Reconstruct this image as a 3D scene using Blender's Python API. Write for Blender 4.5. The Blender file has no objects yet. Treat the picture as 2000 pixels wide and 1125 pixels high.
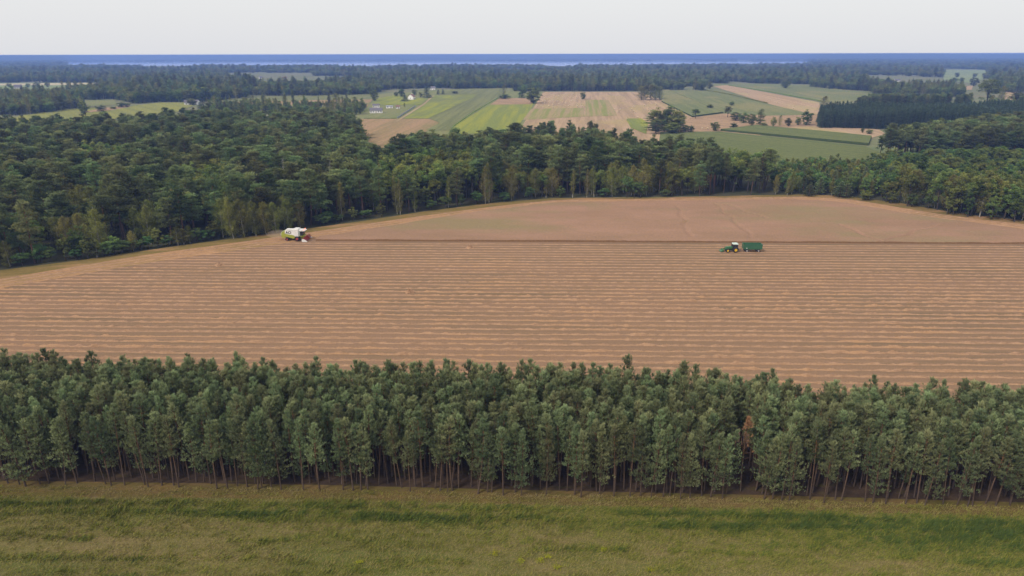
import bpy, bmesh, math, random
import numpy as np
from mathutils import Vector, Matrix
R = math.radians
rng = np.random.default_rng(7); random.seed(7)
scene = bpy.context.scene; COL = scene.collection

# ------------------------------------------------------------------ camera, sky, sun, exposure
F, H = 1351.0, 64.0
PITCH = math.atan((562.5 - 105.5) / F); ROLL = R(-.115)
cam = bpy.data.cameras.new('camera'); cam.sensor_width = 36; cam.lens = 36 * F / 2000
cam.clip_start = 1; cam.clip_end = 60000
co = bpy.data.objects.new('camera', cam); COL.objects.link(co)
co.location = (0, 0, H); co.rotation_mode = 'QUATERNION'; co.rotation_quaternion = (Matrix.Rotation(math.pi / 2 - PITCH, 3, 'X') @ Matrix.Rotation(ROLL, 3, 'Z')).to_quaternion()
scene.camera = co
SUN_EL, SUN_AZ = R(44), R(226)            # clockwise from +Y: behind the camera, to its left
sd = Vector((math.sin(SUN_AZ) * math.cos(SUN_EL), math.cos(SUN_AZ) * math.cos(SUN_EL), math.sin(SUN_EL)))
sl = bpy.data.lights.new('sun', 'SUN'); sl.energy = 3.0; sl.angle = R(12); sl.color = (1, .90, .78)
so = bpy.data.objects.new('sun', sl); COL.objects.link(so); so.rotation_euler = sd.to_track_quat('Z', 'Y').to_euler()
w = bpy.data.worlds.new('World'); scene.world = w; w.use_nodes = True
nt = w.node_tree; nt.nodes.clear()
sky = nt.nodes.new('ShaderNodeTexSky'); sky.sky_type = 'NISHITA'; sky.sun_disc = False
sky.sun_elevation = SUN_EL; sky.sun_rotation = SUN_AZ; sky.dust_density = 3; sky.air_density = 1
mx = nt.nodes.new('ShaderNodeMix'); mx.data_type = 'RGBA'; mx.inputs[0].default_value = .86     # thin even overcast
tcw = nt.nodes.new('ShaderNodeTexCoord'); sep = nt.nodes.new('ShaderNodeSeparateXYZ')
crw = nt.nodes.new('ShaderNodeValToRGB')
crw.color_ramp.elements[0].position = 0; crw.color_ramp.elements[0].color = (8.45, 8.55, 8.95, 1)
crw.color_ramp.elements[1].position = .12; crw.color_ramp.elements[1].color = (9.3, 9.3, 9.15, 1)
nt.links.new(tcw.outputs['Generated'], sep.inputs[0]); nt.links.new(sep.outputs[2], crw.inputs[0])
bg = nt.nodes.new('ShaderNodeBackground'); bg.inputs[1].default_value = .1
wo = nt.nodes.new('ShaderNodeOutputWorld')
nt.links.new(sky.outputs[0], mx.inputs[6]); nt.links.new(crw.outputs[0], mx.inputs[7])
nt.links.new(mx.outputs[2], bg.inputs[0]); nt.links.new(bg.outputs[0], wo.inputs[0])
scene.view_settings.view_transform = 'Standard'; scene.view_settings.look = 'None'
scene.view_settings.exposure = 0; scene.view_settings.gamma = 1
scene.render.engine = 'CYCLES'
cy = scene.cycles
cy.max_bounces = 5; cy.diffuse_bounces = 4; cy.glossy_bounces = 2; cy.transmission_bounces = 3; cy.volume_bounces = 2
cy.use_denoising = True; cy.denoiser = 'OPENIMAGEDENOISE'
cy.sample_clamp_indirect = 4

# ------------------------------------------------------------------ helpers
cp, sp = math.cos(PITCH), math.sin(PITCH); cr, sr = math.cos(ROLL), math.sin(ROLL)
def gp(px, py, z=0.0):
    """ground (or height z) point seen at photo pixel px, py"""
    u = (px - 1000) / F; v = (562.5 - py) / F; u, v = u * cr - v * sr, u * sr + v * cr
    dz = -sp + v * cp; dy = cp + v * sp
    t = (H - z) / -dz
    return np.array([u * t, dy * t])
def px_of(x, y, z=0.0):
    dx, dy, dz = x, y, z - H
    depth = dy * cp - dz * sp; up = dy * sp + dz * cp
    a, b = dx / depth, up / depth; return 1000 + F * (a * cr + b * sr), 562.5 - F * (b * cr - a * sr)
def depth_of(x, y, z=0.0): return y * cp - (z - H) * sp
def gpoly(pts, z=0.0): return np.array([gp(*p, z) for p in pts])
def inside(P, poly):
    x, y = P[:, 0], P[:, 1]; r = np.zeros(len(P), bool); j = len(poly) - 1
    for i in range(len(poly)):
        xi, yi = poly[i]; xj, yj = poly[j]
        c = ((yi > y) != (yj > y)) & (x < (xj - xi) * (y - yi) / (yj - yi + 1e-12) + xi)
        r ^= c; j = i
    return r
def vnoise(x, y, seed=0):
    x = np.asarray(x, float); y = np.asarray(y, float)
    xi = np.floor(x).astype(np.int64); yi = np.floor(y).astype(np.int64); fx = x - xi; fy = y - yi
    fx = fx * fx * (3 - 2 * fx); fy = fy * fy * (3 - 2 * fy)
    def h(a, b):
        n = (a * 374761393 + b * 668265263 + seed * 982451653) & 0x7fffffff
        n = ((n ^ (n >> 13)) * 1274126177) & 0x7fffffff
        return ((n ^ (n >> 16)) & 0xffff) / 65535.0
    return (h(xi, yi) * (1 - fx) + h(xi + 1, yi) * fx) * (1 - fy) + (h(xi, yi + 1) * (1 - fx) + h(xi + 1, yi + 1) * fx) * fy
def scatter(poly, s, ang=0.0, jit=.42, sy=None):
    sy = sy or s; c, n = math.cos(ang), math.sin(ang)
    Q = np.stack([poly[:, 0] * c + poly[:, 1] * n, -poly[:, 0] * n + poly[:, 1] * c], 1)
    a = np.arange(Q[:, 0].min(), Q[:, 0].max(), s); b = np.arange(Q[:, 1].min(), Q[:, 1].max(), sy)
    A, B = np.meshgrid(a, b); A = A + (np.arange(len(b)) % 2)[:, None] * s * .5
    P = np.stack([A.ravel(), B.ravel()], 1)
    P += (rng.random(P.shape) - .5) * 2 * jit * np.array([s, sy])
    P = np.stack([P[:, 0] * c - P[:, 1] * n, P[:, 0] * n + P[:, 1] * c], 1)
    return P[inside(P, poly)]
def tag(o, label=None, cat=None, group=None, kind=None):
    if label: o['label'] = label
    if cat: o['category'] = cat
    if group: o['group'] = group
    if kind: o['kind'] = kind
    return o
def empty(name, loc=(0, 0, 0), rz=0):
    o = bpy.data.objects.new(name, None); COL.objects.link(o); o.location = loc; o.rotation_euler = (0, 0, rz); o.empty_display_size = .1
    return o
class Geo:
    def __init__(s): s.V = []; s.T = []; s.Q = []; s.tm = []; s.qm = []; s.tint = []; s.n = 0
    def add(s, V, T=None, Q=None, m=0, tint=.5):
        V = np.asarray(V, float).reshape(-1, 3); s.V.append(V)
        s.tint.append(np.broadcast_to(np.asarray(tint, float), (len(V),)))
        if T is not None and len(T): T = np.asarray(T, np.int64) + s.n; s.T.append(T); s.tm.append(np.full(len(T), m))
        if Q is not None and len(Q): Q = np.asarray(Q, np.int64) + s.n; s.Q.append(Q); s.qm.append(np.full(len(Q), m))
        s.n += len(V); return s
    def mesh(s, name, mats, smooth=False):
        me = bpy.data.meshes.new(name); V = np.concatenate(s.V)
        T = np.concatenate(s.T) if s.T else np.zeros((0, 3), np.int64); Q = np.concatenate(s.Q) if s.Q else np.zeros((0, 4), np.int64)
        me.vertices.add(len(V)); me.vertices.foreach_set('co', V.astype(np.float32).ravel())
        lv = np.concatenate([T.ravel(), Q.ravel()]).astype(np.int32)
        me.loops.add(len(lv)); me.loops.foreach_set('vertex_index', lv)
        ls = np.concatenate([np.arange(len(T)) * 3, len(T) * 3 + np.arange(len(Q)) * 4]).astype(np.int32)
        me.polygons.add(len(ls)); me.polygons.foreach_set('loop_start', ls)
        me.polygons.foreach_set('material_index', np.concatenate(s.tm + s.qm).astype(np.int32))
        for m in mats: me.materials.append(m)
        me.update(calc_edges=True)
        a = me.attributes.new('tint', 'FLOAT', 'POINT'); a.data.foreach_set('value', np.concatenate(s.tint).astype(np.float32))
        me.polygons.foreach_set('use_smooth', np.full(len(ls), smooth)); me.update()
        return me
    def obj(s, name, mats, parent=None, smooth=False):
        o = bpy.data.objects.new(name, s.mesh(name, mats, smooth)); COL.objects.link(o)
        if parent: o.parent = parent
        return o
def tube(P, rad, sides=6):
    P = np.asarray(P, float); n = len(P); d = np.gradient(P, axis=0); d /= np.linalg.norm(d, axis=1)[:, None] + 1e-9
    ref = np.where(np.abs(d[:, 2:3]) > .8, np.array([[1., 0, 0]]), np.array([[0, 0, 1.]]))
    a = np.cross(d, ref); a /= np.linalg.norm(a, axis=1)[:, None] + 1e-9; b = np.cross(d, a)
    th = np.arange(sides) / sides * 2 * np.pi
    V = P[:, None, :] + (a[:, None, :] * np.cos(th)[None, :, None] + b[:, None, :] * np.sin(th)[None, :, None]) * np.asarray(rad)[:, None, None]
    i = np.arange(n - 1)[:, None] * sides; j = np.arange(sides)[None, :]; k = (j + 1) % sides
    Q = np.stack([i + j, i + k, i + sides + k, i + sides + j], -1).reshape(-1, 4)
    return V.reshape(-1, 3), Q
def unit(n, r):
    v = r.normal(size=(n, 3)); return v / (np.linalg.norm(v, axis=1)[:, None] + 1e-9)
def tufts(P, D, S, n, wd, spread, r, tint):
    """needle tufts: n slim triangles per tuft fanning about direction D"""
    P = np.repeat(np.asarray(P, float), n, 0); D = np.repeat(np.asarray(D, float), n, 0); S = np.repeat(np.asarray(S, float), n)[:, None]
    d = D / (np.linalg.norm(D, axis=1)[:, None] + 1e-9) + unit(len(P), r) * spread
    d /= np.linalg.norm(d, axis=1)[:, None] + 1e-9
    s = np.cross(d, np.array([[0, 0, 1.]]) + unit(len(P), r) * .55); s /= np.linalg.norm(s, axis=1)[:, None] + 1e-9
    b = P - d * S * .15 + unit(len(P), r) * S * .12
    tip = b + d * S * r.uniform(.75, 1.2, (len(P), 1))
    V = np.stack([b - s * S * wd, b + s * S * wd, tip], 1).reshape(-1, 3)
    return V, np.arange(len(V)).reshape(-1, 3), np.repeat(np.repeat(np.asarray(tint), n), 3)
def leaves(P, S, r, tint, flat=.5):
    n = len(P); a = unit(n, r); a[:, 2] *= flat; a /= np.linalg.norm(a, axis=1)[:, None] + 1e-9
    b = np.cross(np.array([[0, 0, 1.]]) + unit(n, r) * .6, a); b /= np.linalg.norm(b, axis=1)[:, None] + 1e-9
    S = np.asarray(S)[:, None]
    V = np.stack([P - a * S * .5, P + b * S * .38, P + a * S * .5, P - b * S * .3], 1).reshape(-1, 3)
    return V, np.arange(len(V)).reshape(-1, 4), np.repeat(tint, 4)

# ------------------------------------------------------------------ materials
def nodes(name):
    m = bpy.data.materials.new(name); m.use_nodes = True; t = m.node_tree; t.nodes.clear()
    out = t.nodes.new('ShaderNodeOutputMaterial'); return m, t, out
def mixrgb(t, f, a, b, mode='MIX'):
    n = t.nodes.new('ShaderNodeMix'); n.data_type = 'RGBA'; n.blend_type = mode
    for i, v in ((0, f), (6, a), (7, b)):
        if hasattr(v, 'is_output') or hasattr(v, 'links'): t.links.new(v, n.inputs[i])
        else: n.inputs[i].default_value = v if i == 0 else (*v, 1) if len(v) == 3 else v
    return n.outputs[2]
def noise(t, vec, scale, detail=4, rough=.6):
    n = t.nodes.new('ShaderNodeTexNoise'); n.inputs['Scale'].default_value = scale; n.inputs['Detail'].default_value = detail; n.inputs['Roughness'].default_value = rough
    if vec is not None: t.links.new(vec, n.inputs['Vector'])
    return n.outputs['Fac']
def ramp(t, fac, a, b, lo=0., hi=1.):
    n = t.nodes.new('ShaderNodeMapRange'); t.links.new(fac, n.inputs[0])
    n.inputs[1].default_value = a; n.inputs[2].default_value = b; n.inputs[3].default_value = lo; n.inputs[4].default_value = hi
    return n.outputs[0]
def coords(t, sx=1, sy=1, rz=0.0):
    c = t.nodes.new('ShaderNodeTexCoord'); m = t.nodes.new('ShaderNodeMapping'); m.vector_type = 'POINT'
    m.inputs['Rotation'].default_value = (0, 0, -rz)
    m2 = t.nodes.new('ShaderNodeMapping'); m2.inputs['Scale'].default_value = (sx, sy, 1)
    t.links.new(c.outputs['Object'], m.inputs[0]); t.links.new(m.outputs[0], m2.inputs[0]); return m2.outputs[0]
def diffuse(t, out, col, rough=1.0, bump=None, dist=.1, strength=.6):
    d = t.nodes.new('ShaderNodeBsdfDiffuse')
    if hasattr(col, 'links'): t.links.new(col, d.inputs[0])
    else: d.inputs[0].default_value = (*col, 1)
    if bump is not None:
        b = t.nodes.new('ShaderNodeBump'); b.inputs['Distance'].default_value = dist; b.inputs['Strength'].default_value = strength
        t.links.new(bump, b.inputs['Height']); t.links.new(b.outputs[0], d.inputs['Normal'])
    t.links.new(d.outputs[0], out.inputs[0]); return d
def m_leaf(name, A, B, hv=.035, vv=.5, trans=.22, sat=1.0):
    m, t, out = nodes(name)
    at = t.nodes.new('ShaderNodeAttribute'); at.attribute_name = 'tint'
    c = mixrgb(t, at.outputs['Fac'], A, B)
    oi = t.nodes.new('ShaderNodeObjectInfo'); hs = t.nodes.new('ShaderNodeHueSaturation'); t.links.new(c, hs.inputs['Color'])
    t.links.new(ramp(t, oi.outputs['Random'], 0, 1, .5 - hv, .5 + hv), hs.inputs['Hue'])
    ml = t.nodes.new('ShaderNodeMath'); ml.operation = 'MULTIPLY'; ml.inputs[1].default_value = 7.31; t.links.new(oi.outputs['Random'], ml.inputs[0])
    fr = t.nodes.new('ShaderNodeMath'); fr.operation = 'FRACT'; t.links.new(ml.outputs[0], fr.inputs[0])
    t.links.new(ramp(t, fr.outputs[0], 0, 1, 1 - vv / 2, 1 + vv / 2), hs.inputs['Value']); hs.inputs['Saturation'].default_value = sat
    d = t.nodes.new('ShaderNodeBsdfDiffuse'); tr = t.nodes.new('ShaderNodeBsdfTranslucent'); mix = t.nodes.new('ShaderNodeMixShader'); mix.inputs[0].default_value = trans
    t.links.new(hs.outputs[0], d.inputs[0]); t.links.new(hs.outputs[0], tr.inputs[0])
    t.links.new(d.outputs[0], mix.inputs[1]); t.links.new(tr.outputs[0], mix.inputs[2]); t.links.new(mix.outputs[0], out.inputs[0]); return m
def m_plain(name, col, rough=.5, metal=0., var=.15, scale=3., spec=.4):
    m, t, out = nodes(name); b = t.nodes.new('ShaderNodeBsdfPrincipled')
    n = noise(t, coords(t), scale, 5); c = mixrgb(t, ramp(t, n, .3, .7), tuple(x * (1 - var) for x in col), tuple(min(1, x * (1 + var)) for x in col))
    t.links.new(c, b.inputs['Base Color']); b.inputs['Roughness'].default_value = rough; b.inputs['Metallic'].default_value = metal
    b.inputs['Specular IOR Level'].default_value = spec; t.links.new(b.outputs[0], out.inputs[0]); return m
def m_bark(name, lo, hi, zlo, zhi):
    m, t, out = nodes(name); c = t.nodes.new('ShaderNodeTexCoord'); s = t.nodes.new('ShaderNodeSeparateXYZ'); t.links.new(c.outputs['Object'], s.inputs[0])
    n = noise(t, c.outputs['Object'], 2.5, 5); col = mixrgb(t, ramp(t, s.outputs[2], zlo, zhi), lo, hi)
    col = mixrgb(t, ramp(t, n, .35, .65), col, mixrgb(t, .5, col, (.03, .022, .018)))
    diffuse(t, out, col); return m
def m_birch():
    m, t, out = nodes('birch_bark'); v = coords(t, 1, 1); c = t.nodes.new('ShaderNodeTexCoord')
    mp = t.nodes.new('ShaderNodeMapping'); mp.inputs['Scale'].default_value = (2, 2, 5); t.links.new(c.outputs['Object'], mp.inputs[0])
    n = noise(t, mp.outputs[0], 1.6, 3); diffuse(t, out, mixrgb(t, ramp(t, n, .52, .62), (.36, .34, .30), (.08, .07, .06))); return m
def m_field(name, A, B, sx=.02, sy=.35, rz=0., lo=.35, hi=.65, C=None, cs=.02, clo=.5, chi=.62, fine=3.0, bump=None):
    """striped farm soil: A/B stripes stretched along rz, C in broad patches, fine grain"""
    m, t, out = nodes(name)
    s = noise(t, coords(t, sx, sy, rz), 1, 4, .65)
    c = mixrgb(t, ramp(t, s, lo, hi), A, B)
    if C is not None:
        p = noise(t, coords(t, cs * .5, cs * 1.5, rz), 1, 5, .6); c = mixrgb(t, ramp(t, p, clo, chi), c, C)
    g = noise(t, coords(t, 1, 1.6, rz), fine, 4, .7)
    c = mixrgb(t, .55, c, mixrgb(t, ramp(t, g, .3, .7), (.35, .35, .35), (.68, .68, .68)), 'OVERLAY')
    diffuse(t, out, c, bump=g if bump else None, dist=bump or .1); return m

M = {}
M['bark_young'] = m_bark('young_pine_bark', (.10, .075, .06), (.20, .115, .065), 0, 9)
M['bark_pine'] = m_bark('pine_bark', (.085, .062, .05), (.27, .13, .07), 3, 13)
M['bark_dark'] = m_bark('dark_bark', (.07, .06, .05), (.10, .085, .07), 0, 8)
M['bark_birch'] = m_birch()
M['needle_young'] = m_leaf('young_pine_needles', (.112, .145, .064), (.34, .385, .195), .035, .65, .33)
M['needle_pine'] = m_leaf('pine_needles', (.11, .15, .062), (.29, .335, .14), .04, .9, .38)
M['needle_spruce'] = m_leaf('spruce_needles', (.065, .11, .07), (.165, .22, .13), .02, .35, .3)
M['leaf_birch'] = m_leaf('birch_leaves', (.18, .19, .045), (.35, .34, .10), .03, .5, .38)
M['leaf_broad'] = m_leaf('broad_leaves', (.11, .15, .042), (.29, .33, .09), .04, .85, .38)
M['leaf_bright'] = m_leaf('bright_leaves', (.085, .15, .05), (.19, .28, .085), .03, .35, .3)
M['leaf_dead'] = m_leaf('dead_needles', (.30, .165, .08), (.48, .28, .15), .01, .1, .1)

# ------------------------------------------------------------------ trees (prototype meshes: trunk, crown)
def young_pine(seed, h=13.5, base=.42, Lm=2.1, side=False, dead=False):
    r = np.random.default_rng(seed); tr = Geo(); cr = Geo()
    bend = r.normal(0, .18, 2); zz = np.linspace(0, h, 9)
    def axis(z): u = z / h; return np.array([bend[0] * math.sin(u * 3), bend[1] * math.sin(u * 2.4 + .4), z])
    tr.add(*[(lambda a: a[0])(tube([axis(z) for z in zz], .13 * (1 - zz / h) ** .8 + .02, 6))], Q=tube([axis(z) for z in zz], .13 * (1 - zz / h) ** .8 + .02, 6)[1])
    P, D, S, Tn = [], [], [], []
    z = base * h
    zs = []
    while z < h - .25: zs.append(z); z += r.uniform(.38, .55)
    for z in zs:
        t = (z - base * h) / (h - base * h)
        prof = min(1, .62 + 1.6 * t) * (1 - t) ** .68 + .10
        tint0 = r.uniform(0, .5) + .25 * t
        for b in range(r.integers(4, 7)):
            az = r.uniform(0, 2 * math.pi)
            if r.random() < .08: continue
            L = Lm * prof * r.uniform(.6, 1.2); el = R(2 + 48 * t + r.normal(0, 8))
            if side and t < .5:
                if math.sin(az) > .3: L *= .5
                elif r.random() < .7: L *= 1.35
            p0 = axis(z); d = np.array([math.cos(az) * math.cos(el), math.sin(az) * math.cos(el), math.sin(el)])
            n = max(2, int(3 + L * 3.2)); lat = np.array([-math.sin(az), math.cos(az), 0])
            mid = p0 + d * L * .55 + np.array([0, 0, -.05 * L]); end = p0 + d * L + np.array([0, 0, .08 * L])
            V, Q = tube([p0, mid, end], [.03, .02, .008], 3); tr.add(V, Q=Q)
            for k in range(n):
                s = r.uniform(.3, 1.0) if k else 1.0
                q = p0 + (mid - p0) * min(1, s / .55) if s < .55 else mid + (end - mid) * (s - .55) / .45
                off = r.normal(0, .26) * L * (.4 + .6 * s)
                P.append(q + lat * off + np.array([0, 0, r.normal(.05, .10)])); D.append(d * .7 + lat * np.sign(off) * .5 + np.array([0, 0, .75]))
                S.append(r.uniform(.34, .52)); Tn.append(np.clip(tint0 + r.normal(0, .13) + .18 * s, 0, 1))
    for z in np.linspace(h - 1.3, h + .15, 14):
        P.append(axis(min(z, h)) + r.normal(0, .05, 3)); D.append(np.array([0, 0, 1.])); S.append(.34); Tn.append(.7)
    if not dead:
        for k in range(r.integers(5, 12)):                       # bare lower sticks
            z = r.uniform(.05, base) * h; az = r.uniform(0, 6.28); L = r.uniform(.4, 1.2)
            p0 = axis(z); V, Q = tube([p0, p0 + np.array([math.cos(az) * L, math.sin(az) * L, r.normal(-.05, .15)])], [.02, .008], 3); tr.add(V, Q=Q)
    if dead:
        keep = [i for i in range(len(P)) if P[i][2] > h * .86 or r.random() < .05]
        P = [P[i] for i in keep]; D = [D[i] for i in keep]; S = [S[i] for i in keep]; Tn = [Tn[i] for i in keep]
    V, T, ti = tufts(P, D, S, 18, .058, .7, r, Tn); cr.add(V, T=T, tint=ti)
    return tr, cr
def forest_pine(seed, h=20., base=.48, w=1.0):
    r = np.random.default_rng(seed); tr = Geo(); cr = Geo()
    b = r.normal(0, .35, 2); zz = np.linspace(0, h * .96, 9)
    def axis(z): u = z / h; return np.array([b[0] * math.sin(u * 3), b[1] * math.sin(u * 2.4 + .4), z])
    V, Q = tube([axis(z) for z in zz], .24 * (1 - zz / h) ** .75 + .03, 7); tr.add(V, Q=Q)
    P, D, S, Tn = [], [], [], []
    for k in range(30):
        t = (k + r.random()) / 30; z = h * (base + (1 - base) * t * .98); az = k * 2.4 + r.normal(0, .5)
        L = w * (3.1 * min(1, .55 + 1.4 * t) * (1 - t) ** .5 + .45) * r.uniform(.55, 1.15); el = R(-4 + 55 * t + r.normal(0, 9))
        d = np.array([math.cos(az) * math.cos(el), math.sin(az) * math.cos(el), math.sin(el)]); p0 = axis(z); lat = np.array([-math.sin(az), math.cos(az), 0])
        end = p0 + d * L; V, Q = tube([p0, p0 + d * L * .6 + np.array([0, 0, -.06 * L]), end], [.07, .045, .015], 4); tr.add(V, Q=Q)
        tint0 = r.uniform(.05, .6) + .2 * t
        for c in range(1 + int(L > 1.2) + int(L > 2.2)):
            ctr = p0 + d * L * (1 - .33 * c) + lat * r.normal(0, .3) * L * .5
            n = int(9 + L * 4); q = r.normal(0, 1, (n, 3)) * np.array([.55, .55, .22]) * (.55 + .22 * L)
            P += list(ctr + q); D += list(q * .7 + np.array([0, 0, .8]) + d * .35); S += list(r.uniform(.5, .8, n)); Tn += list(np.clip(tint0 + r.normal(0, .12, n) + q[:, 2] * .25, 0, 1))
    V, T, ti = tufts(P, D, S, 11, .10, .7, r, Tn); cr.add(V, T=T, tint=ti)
    return tr, cr
def spruce(seed, h=16.):
    r = np.random.default_rng(seed); tr = Geo(); cr = Geo(); zz = np.linspace(0, h, 6)
    V, Q = tube([(0, 0, z) for z in zz], .2 * (1 - zz / h) + .02, 6); tr.add(V, Q=Q)
    P, D, S, Tn = [], [], [], []; z = .8
    while z < h - .2:
        t = z / h; tint0 = r.uniform(0, .6)
        for k in range(8):
            az = r.uniform(0, 6.28); L = 2.3 * (1 - t) ** .75 * r.uniform(.75, 1.15) + .15
            d = np.array([math.cos(az), math.sin(az), -.15 + .5 * t])
            for s in np.linspace(.35, 1, max(2, int(L * 3))):
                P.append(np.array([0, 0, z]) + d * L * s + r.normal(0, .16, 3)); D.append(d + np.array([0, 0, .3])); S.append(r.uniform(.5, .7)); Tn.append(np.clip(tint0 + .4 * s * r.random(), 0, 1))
        z += .7
    V, T, ti = tufts(P, D, S, 8, .12, .6, r, Tn); cr.add(V, T=T, tint=ti); return tr, cr
def birch(seed, h=18., w=2.1, base=.22, n=26, bare=False):
    r = np.random.default_rng(seed); tr = Geo(); cr = Geo(); b = r.normal(0, .4, 2); zz = np.linspace(0, h * .97, 9)
    def axis(z): u = z / h; return np.array([b[0] * math.sin(u * 3), b[1] * math.sin(u * 2.6 + .4), z])
    V, Q = tube([axis(z) for z in zz], .17 * (1 - zz / h) ** .8 + .025, 6); tr.add(V, Q=Q)
    Ps, Ss, Tn = [], [], []
    for k in range(n):
        t = (k + r.random()) / n; z = h * (base + (1 - base) * .97 * t); az = k * 2.4 + r.normal(0, .4); prof = (math.sin(math.pi * min(1, (t * .9 + .12))) ** .7) * (1 - .35 * t) + .08
        L = w * prof * r.uniform(.6, 1.25); el = R(48 + r.normal(0, 9)); d = np.array([math.cos(az) * math.cos(el), math.sin(az) * math.cos(el), math.sin(el)])
        p0 = axis(z * .95); end = p0 + d * L * 1.3; V, Q = tube([p0, p0 + d * L * .7, end], [.045, .025, .01], 3); tr.add(V, Q=Q)
        if bare:
            for j in range(4):
                q = p0 + d * L * r.uniform(.4, 1.2); V, Q = tube([q, q + r.normal(0, .5, 3) + np.array([0, 0, .4])], [.015, .006], 3); tr.add(V, Q=Q)
        tint0 = r.uniform(0, .7)
        for s in np.linspace(.35, 1.05, 5):
            m = 30; q = p0 + d * L * 1.3 * s + r.normal(0, 1, (m, 3)) * np.array([.32, .32, .3]) * (.6 + .3 * L); q[:, 2] -= np.abs(r.normal(0, .55, m))
            Ps.append(q); Ss.append(r.uniform(.2, .34, m)); Tn.append(np.clip(tint0 + r.normal(0, .15, m), 0, 1))
    if bare: return tr, None
    V, Q, ti = leaves(np.concatenate(Ps), np.concatenate(Ss), r, np.concatenate(Tn), 1.0); cr.add(V, Q=Q, tint=ti); return tr, cr
def broadleaf(seed, h=14., w=4.2, low=.16, n=46, size=.42, per=80, flip=True):
    r = np.random.default_rng(seed); tr = Geo(); cr = Geo(); zz = np.linspace(0, h * .55, 5)
    V, Q = tube([(.1 * math.sin(z), .1 * math.cos(z * .7), z) for z in zz], .28 * (1 - zz / h) * h / 14, 7); tr.add(V, Q=Q)
    Ps, Ss, Tn = [], [], []; c0 = np.array([0, 0, h * (low + (1 - low) * .5)]); ax = np.array([w, w, h * (1 - low) * .5])
    lob = unit(7, r); la = r.uniform(-.28, .22, 7)
    for k in range(n):
        u = unit(1, r)[0]; 
        if flip and k < n * .65 and u[2] < -.2: u[2] *= -1
        g = 1 + sum(a * max(0, float(u @ l)) ** 3 for a, l in zip(la, lob)); rad = r.uniform(.62, 1.0) * g if k % 4 else r.uniform(.2, .6)
        c = c0 + u * ax * rad * .86
        if k < 14: V, Q = tube([(0, 0, h * r.uniform(.2, .5)), (c0 + c) / 2 * np.array([.6, .6, 1]), c], [.09, .06, .02], 4); tr.add(V, Q=Q)
        cr_r = r.uniform(.75, 1.35) * w / 4.2; m = per
        q = unit(m, r) * (r.random((m, 1)) ** .45) * cr_r * np.array([1, 1, .72])
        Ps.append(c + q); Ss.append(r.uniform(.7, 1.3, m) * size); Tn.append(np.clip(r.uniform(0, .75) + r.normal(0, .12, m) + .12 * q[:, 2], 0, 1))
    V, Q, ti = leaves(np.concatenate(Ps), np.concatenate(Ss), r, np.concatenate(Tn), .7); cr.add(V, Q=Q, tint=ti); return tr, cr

class Kind:
    """variants of one tree kind; the first tree of every variant owns the meshes, later ones copy it"""
    def __init__(s, name, builds, bark, leaf, cat):
        s.name, s.cat = name, cat; s.var = []; s.roots = [None] * len(builds); s.parts = [None] * len(builds)
        for i, (t, c) in enumerate(builds):
            s.var.append((t.mesh(name + '_trunk', [M[bark]], True), c.mesh(name + '_crown', [M[leaf]]) if c else None))
    def place(s, i, x, y, scl, rot, label, group):
        if s.roots[i] is None:
            root = empty(s.name); pt = [('trunk', s.var[i][0])] + ([('crown', s.var[i][1])] if s.var[i][1] else []); s.parts[i] = []
            for n, me in pt:
                o = bpy.data.objects.new(n, me); COL.objects.link(o); o.parent = root; s.parts[i].append(o)
            s.roots[i] = root
        else:
            root = s.roots[i].copy(); COL.objects.link(root)
            for ch in s.parts[i]:
                c = ch.copy(); COL.objects.link(c); c.parent = root
        root.location = (x, y, 0); root.rotation_euler = rot; root.scale = scl
        tag(root, label, s.cat, group); return root
def gn_tree_group(protos):
    ng = bpy.data.node_groups.new('tree_scatter', 'GeometryNodeTree')
    ng.interface.new_socket('Geometry', in_out='INPUT', socket_type='NodeSocketGeometry'); ng.interface.new_socket('Geometry', in_out='OUTPUT', socket_type='NodeSocketGeometry')
    N = ng.nodes; L = ng.links; gi = N.new('NodeGroupInput'); go = N.new('NodeGroupOutput'); jm = N.new('GeometryNodeJoinGeometry')
    for parts in protos:
        j = N.new('GeometryNodeJoinGeometry')
        for p in parts:
            oi = N.new('GeometryNodeObjectInfo'); oi.inputs['Object'].default_value = p; L.new(oi.outputs['Geometry'], j.inputs[0])
        g = N.new('GeometryNodeGeometryToInstance'); L.new(j.outputs[0], g.inputs[0]); L.new(g.outputs[0], jm.inputs[0])
    ip = N.new('GeometryNodeInstanceOnPoints'); L.new(gi.outputs[0], ip.inputs['Points']); L.new(jm.outputs[0], ip.inputs['Instance'])
    ip.inputs['Pick Instance'].default_value = True
    def att(n, dt, sock):
        a = N.new('GeometryNodeInputNamedAttribute'); a.data_type = dt; a.inputs['Name'].default_value = n; L.new(a.outputs[0], ip.inputs[sock])
    att('idx', 'INT', 'Instance Index'); att('rot', 'FLOAT_VECTOR', 'Rotation'); att('scl', 'FLOAT_VECTOR', 'Scale')
    L.new(ip.outputs[0], go.inputs[0]); return ng
def stuff_trees(name, P, scl, rot, protos, label, cat, mats):
    n = len(P); me = bpy.data.meshes.new(name); me.vertices.add(n); me.vertices.foreach_set('co', np.c_[P, np.zeros(n)].astype(np.float32).ravel())
    for nm, dt, val, key in (('idx', 'INT', rng.integers(0, len(protos), n).astype(np.int32), 'value'), ('rot', 'FLOAT_VECTOR', rot.astype(np.float32).ravel(), 'vector'), ('scl', 'FLOAT_VECTOR', scl.astype(np.float32).ravel(), 'vector')):
        a = me.attributes.new(nm, dt, 'POINT'); a.data.foreach_set(key, val)
    for m in mats: me.materials.append(m)
    me.update(); o = bpy.data.objects.new(name, me); COL.objects.link(o)
    md = o.modifiers.new('scatter', 'NODES'); md.node_group = gn_tree_group(protos); tag(o, label, cat, kind='stuff'); return o

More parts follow.
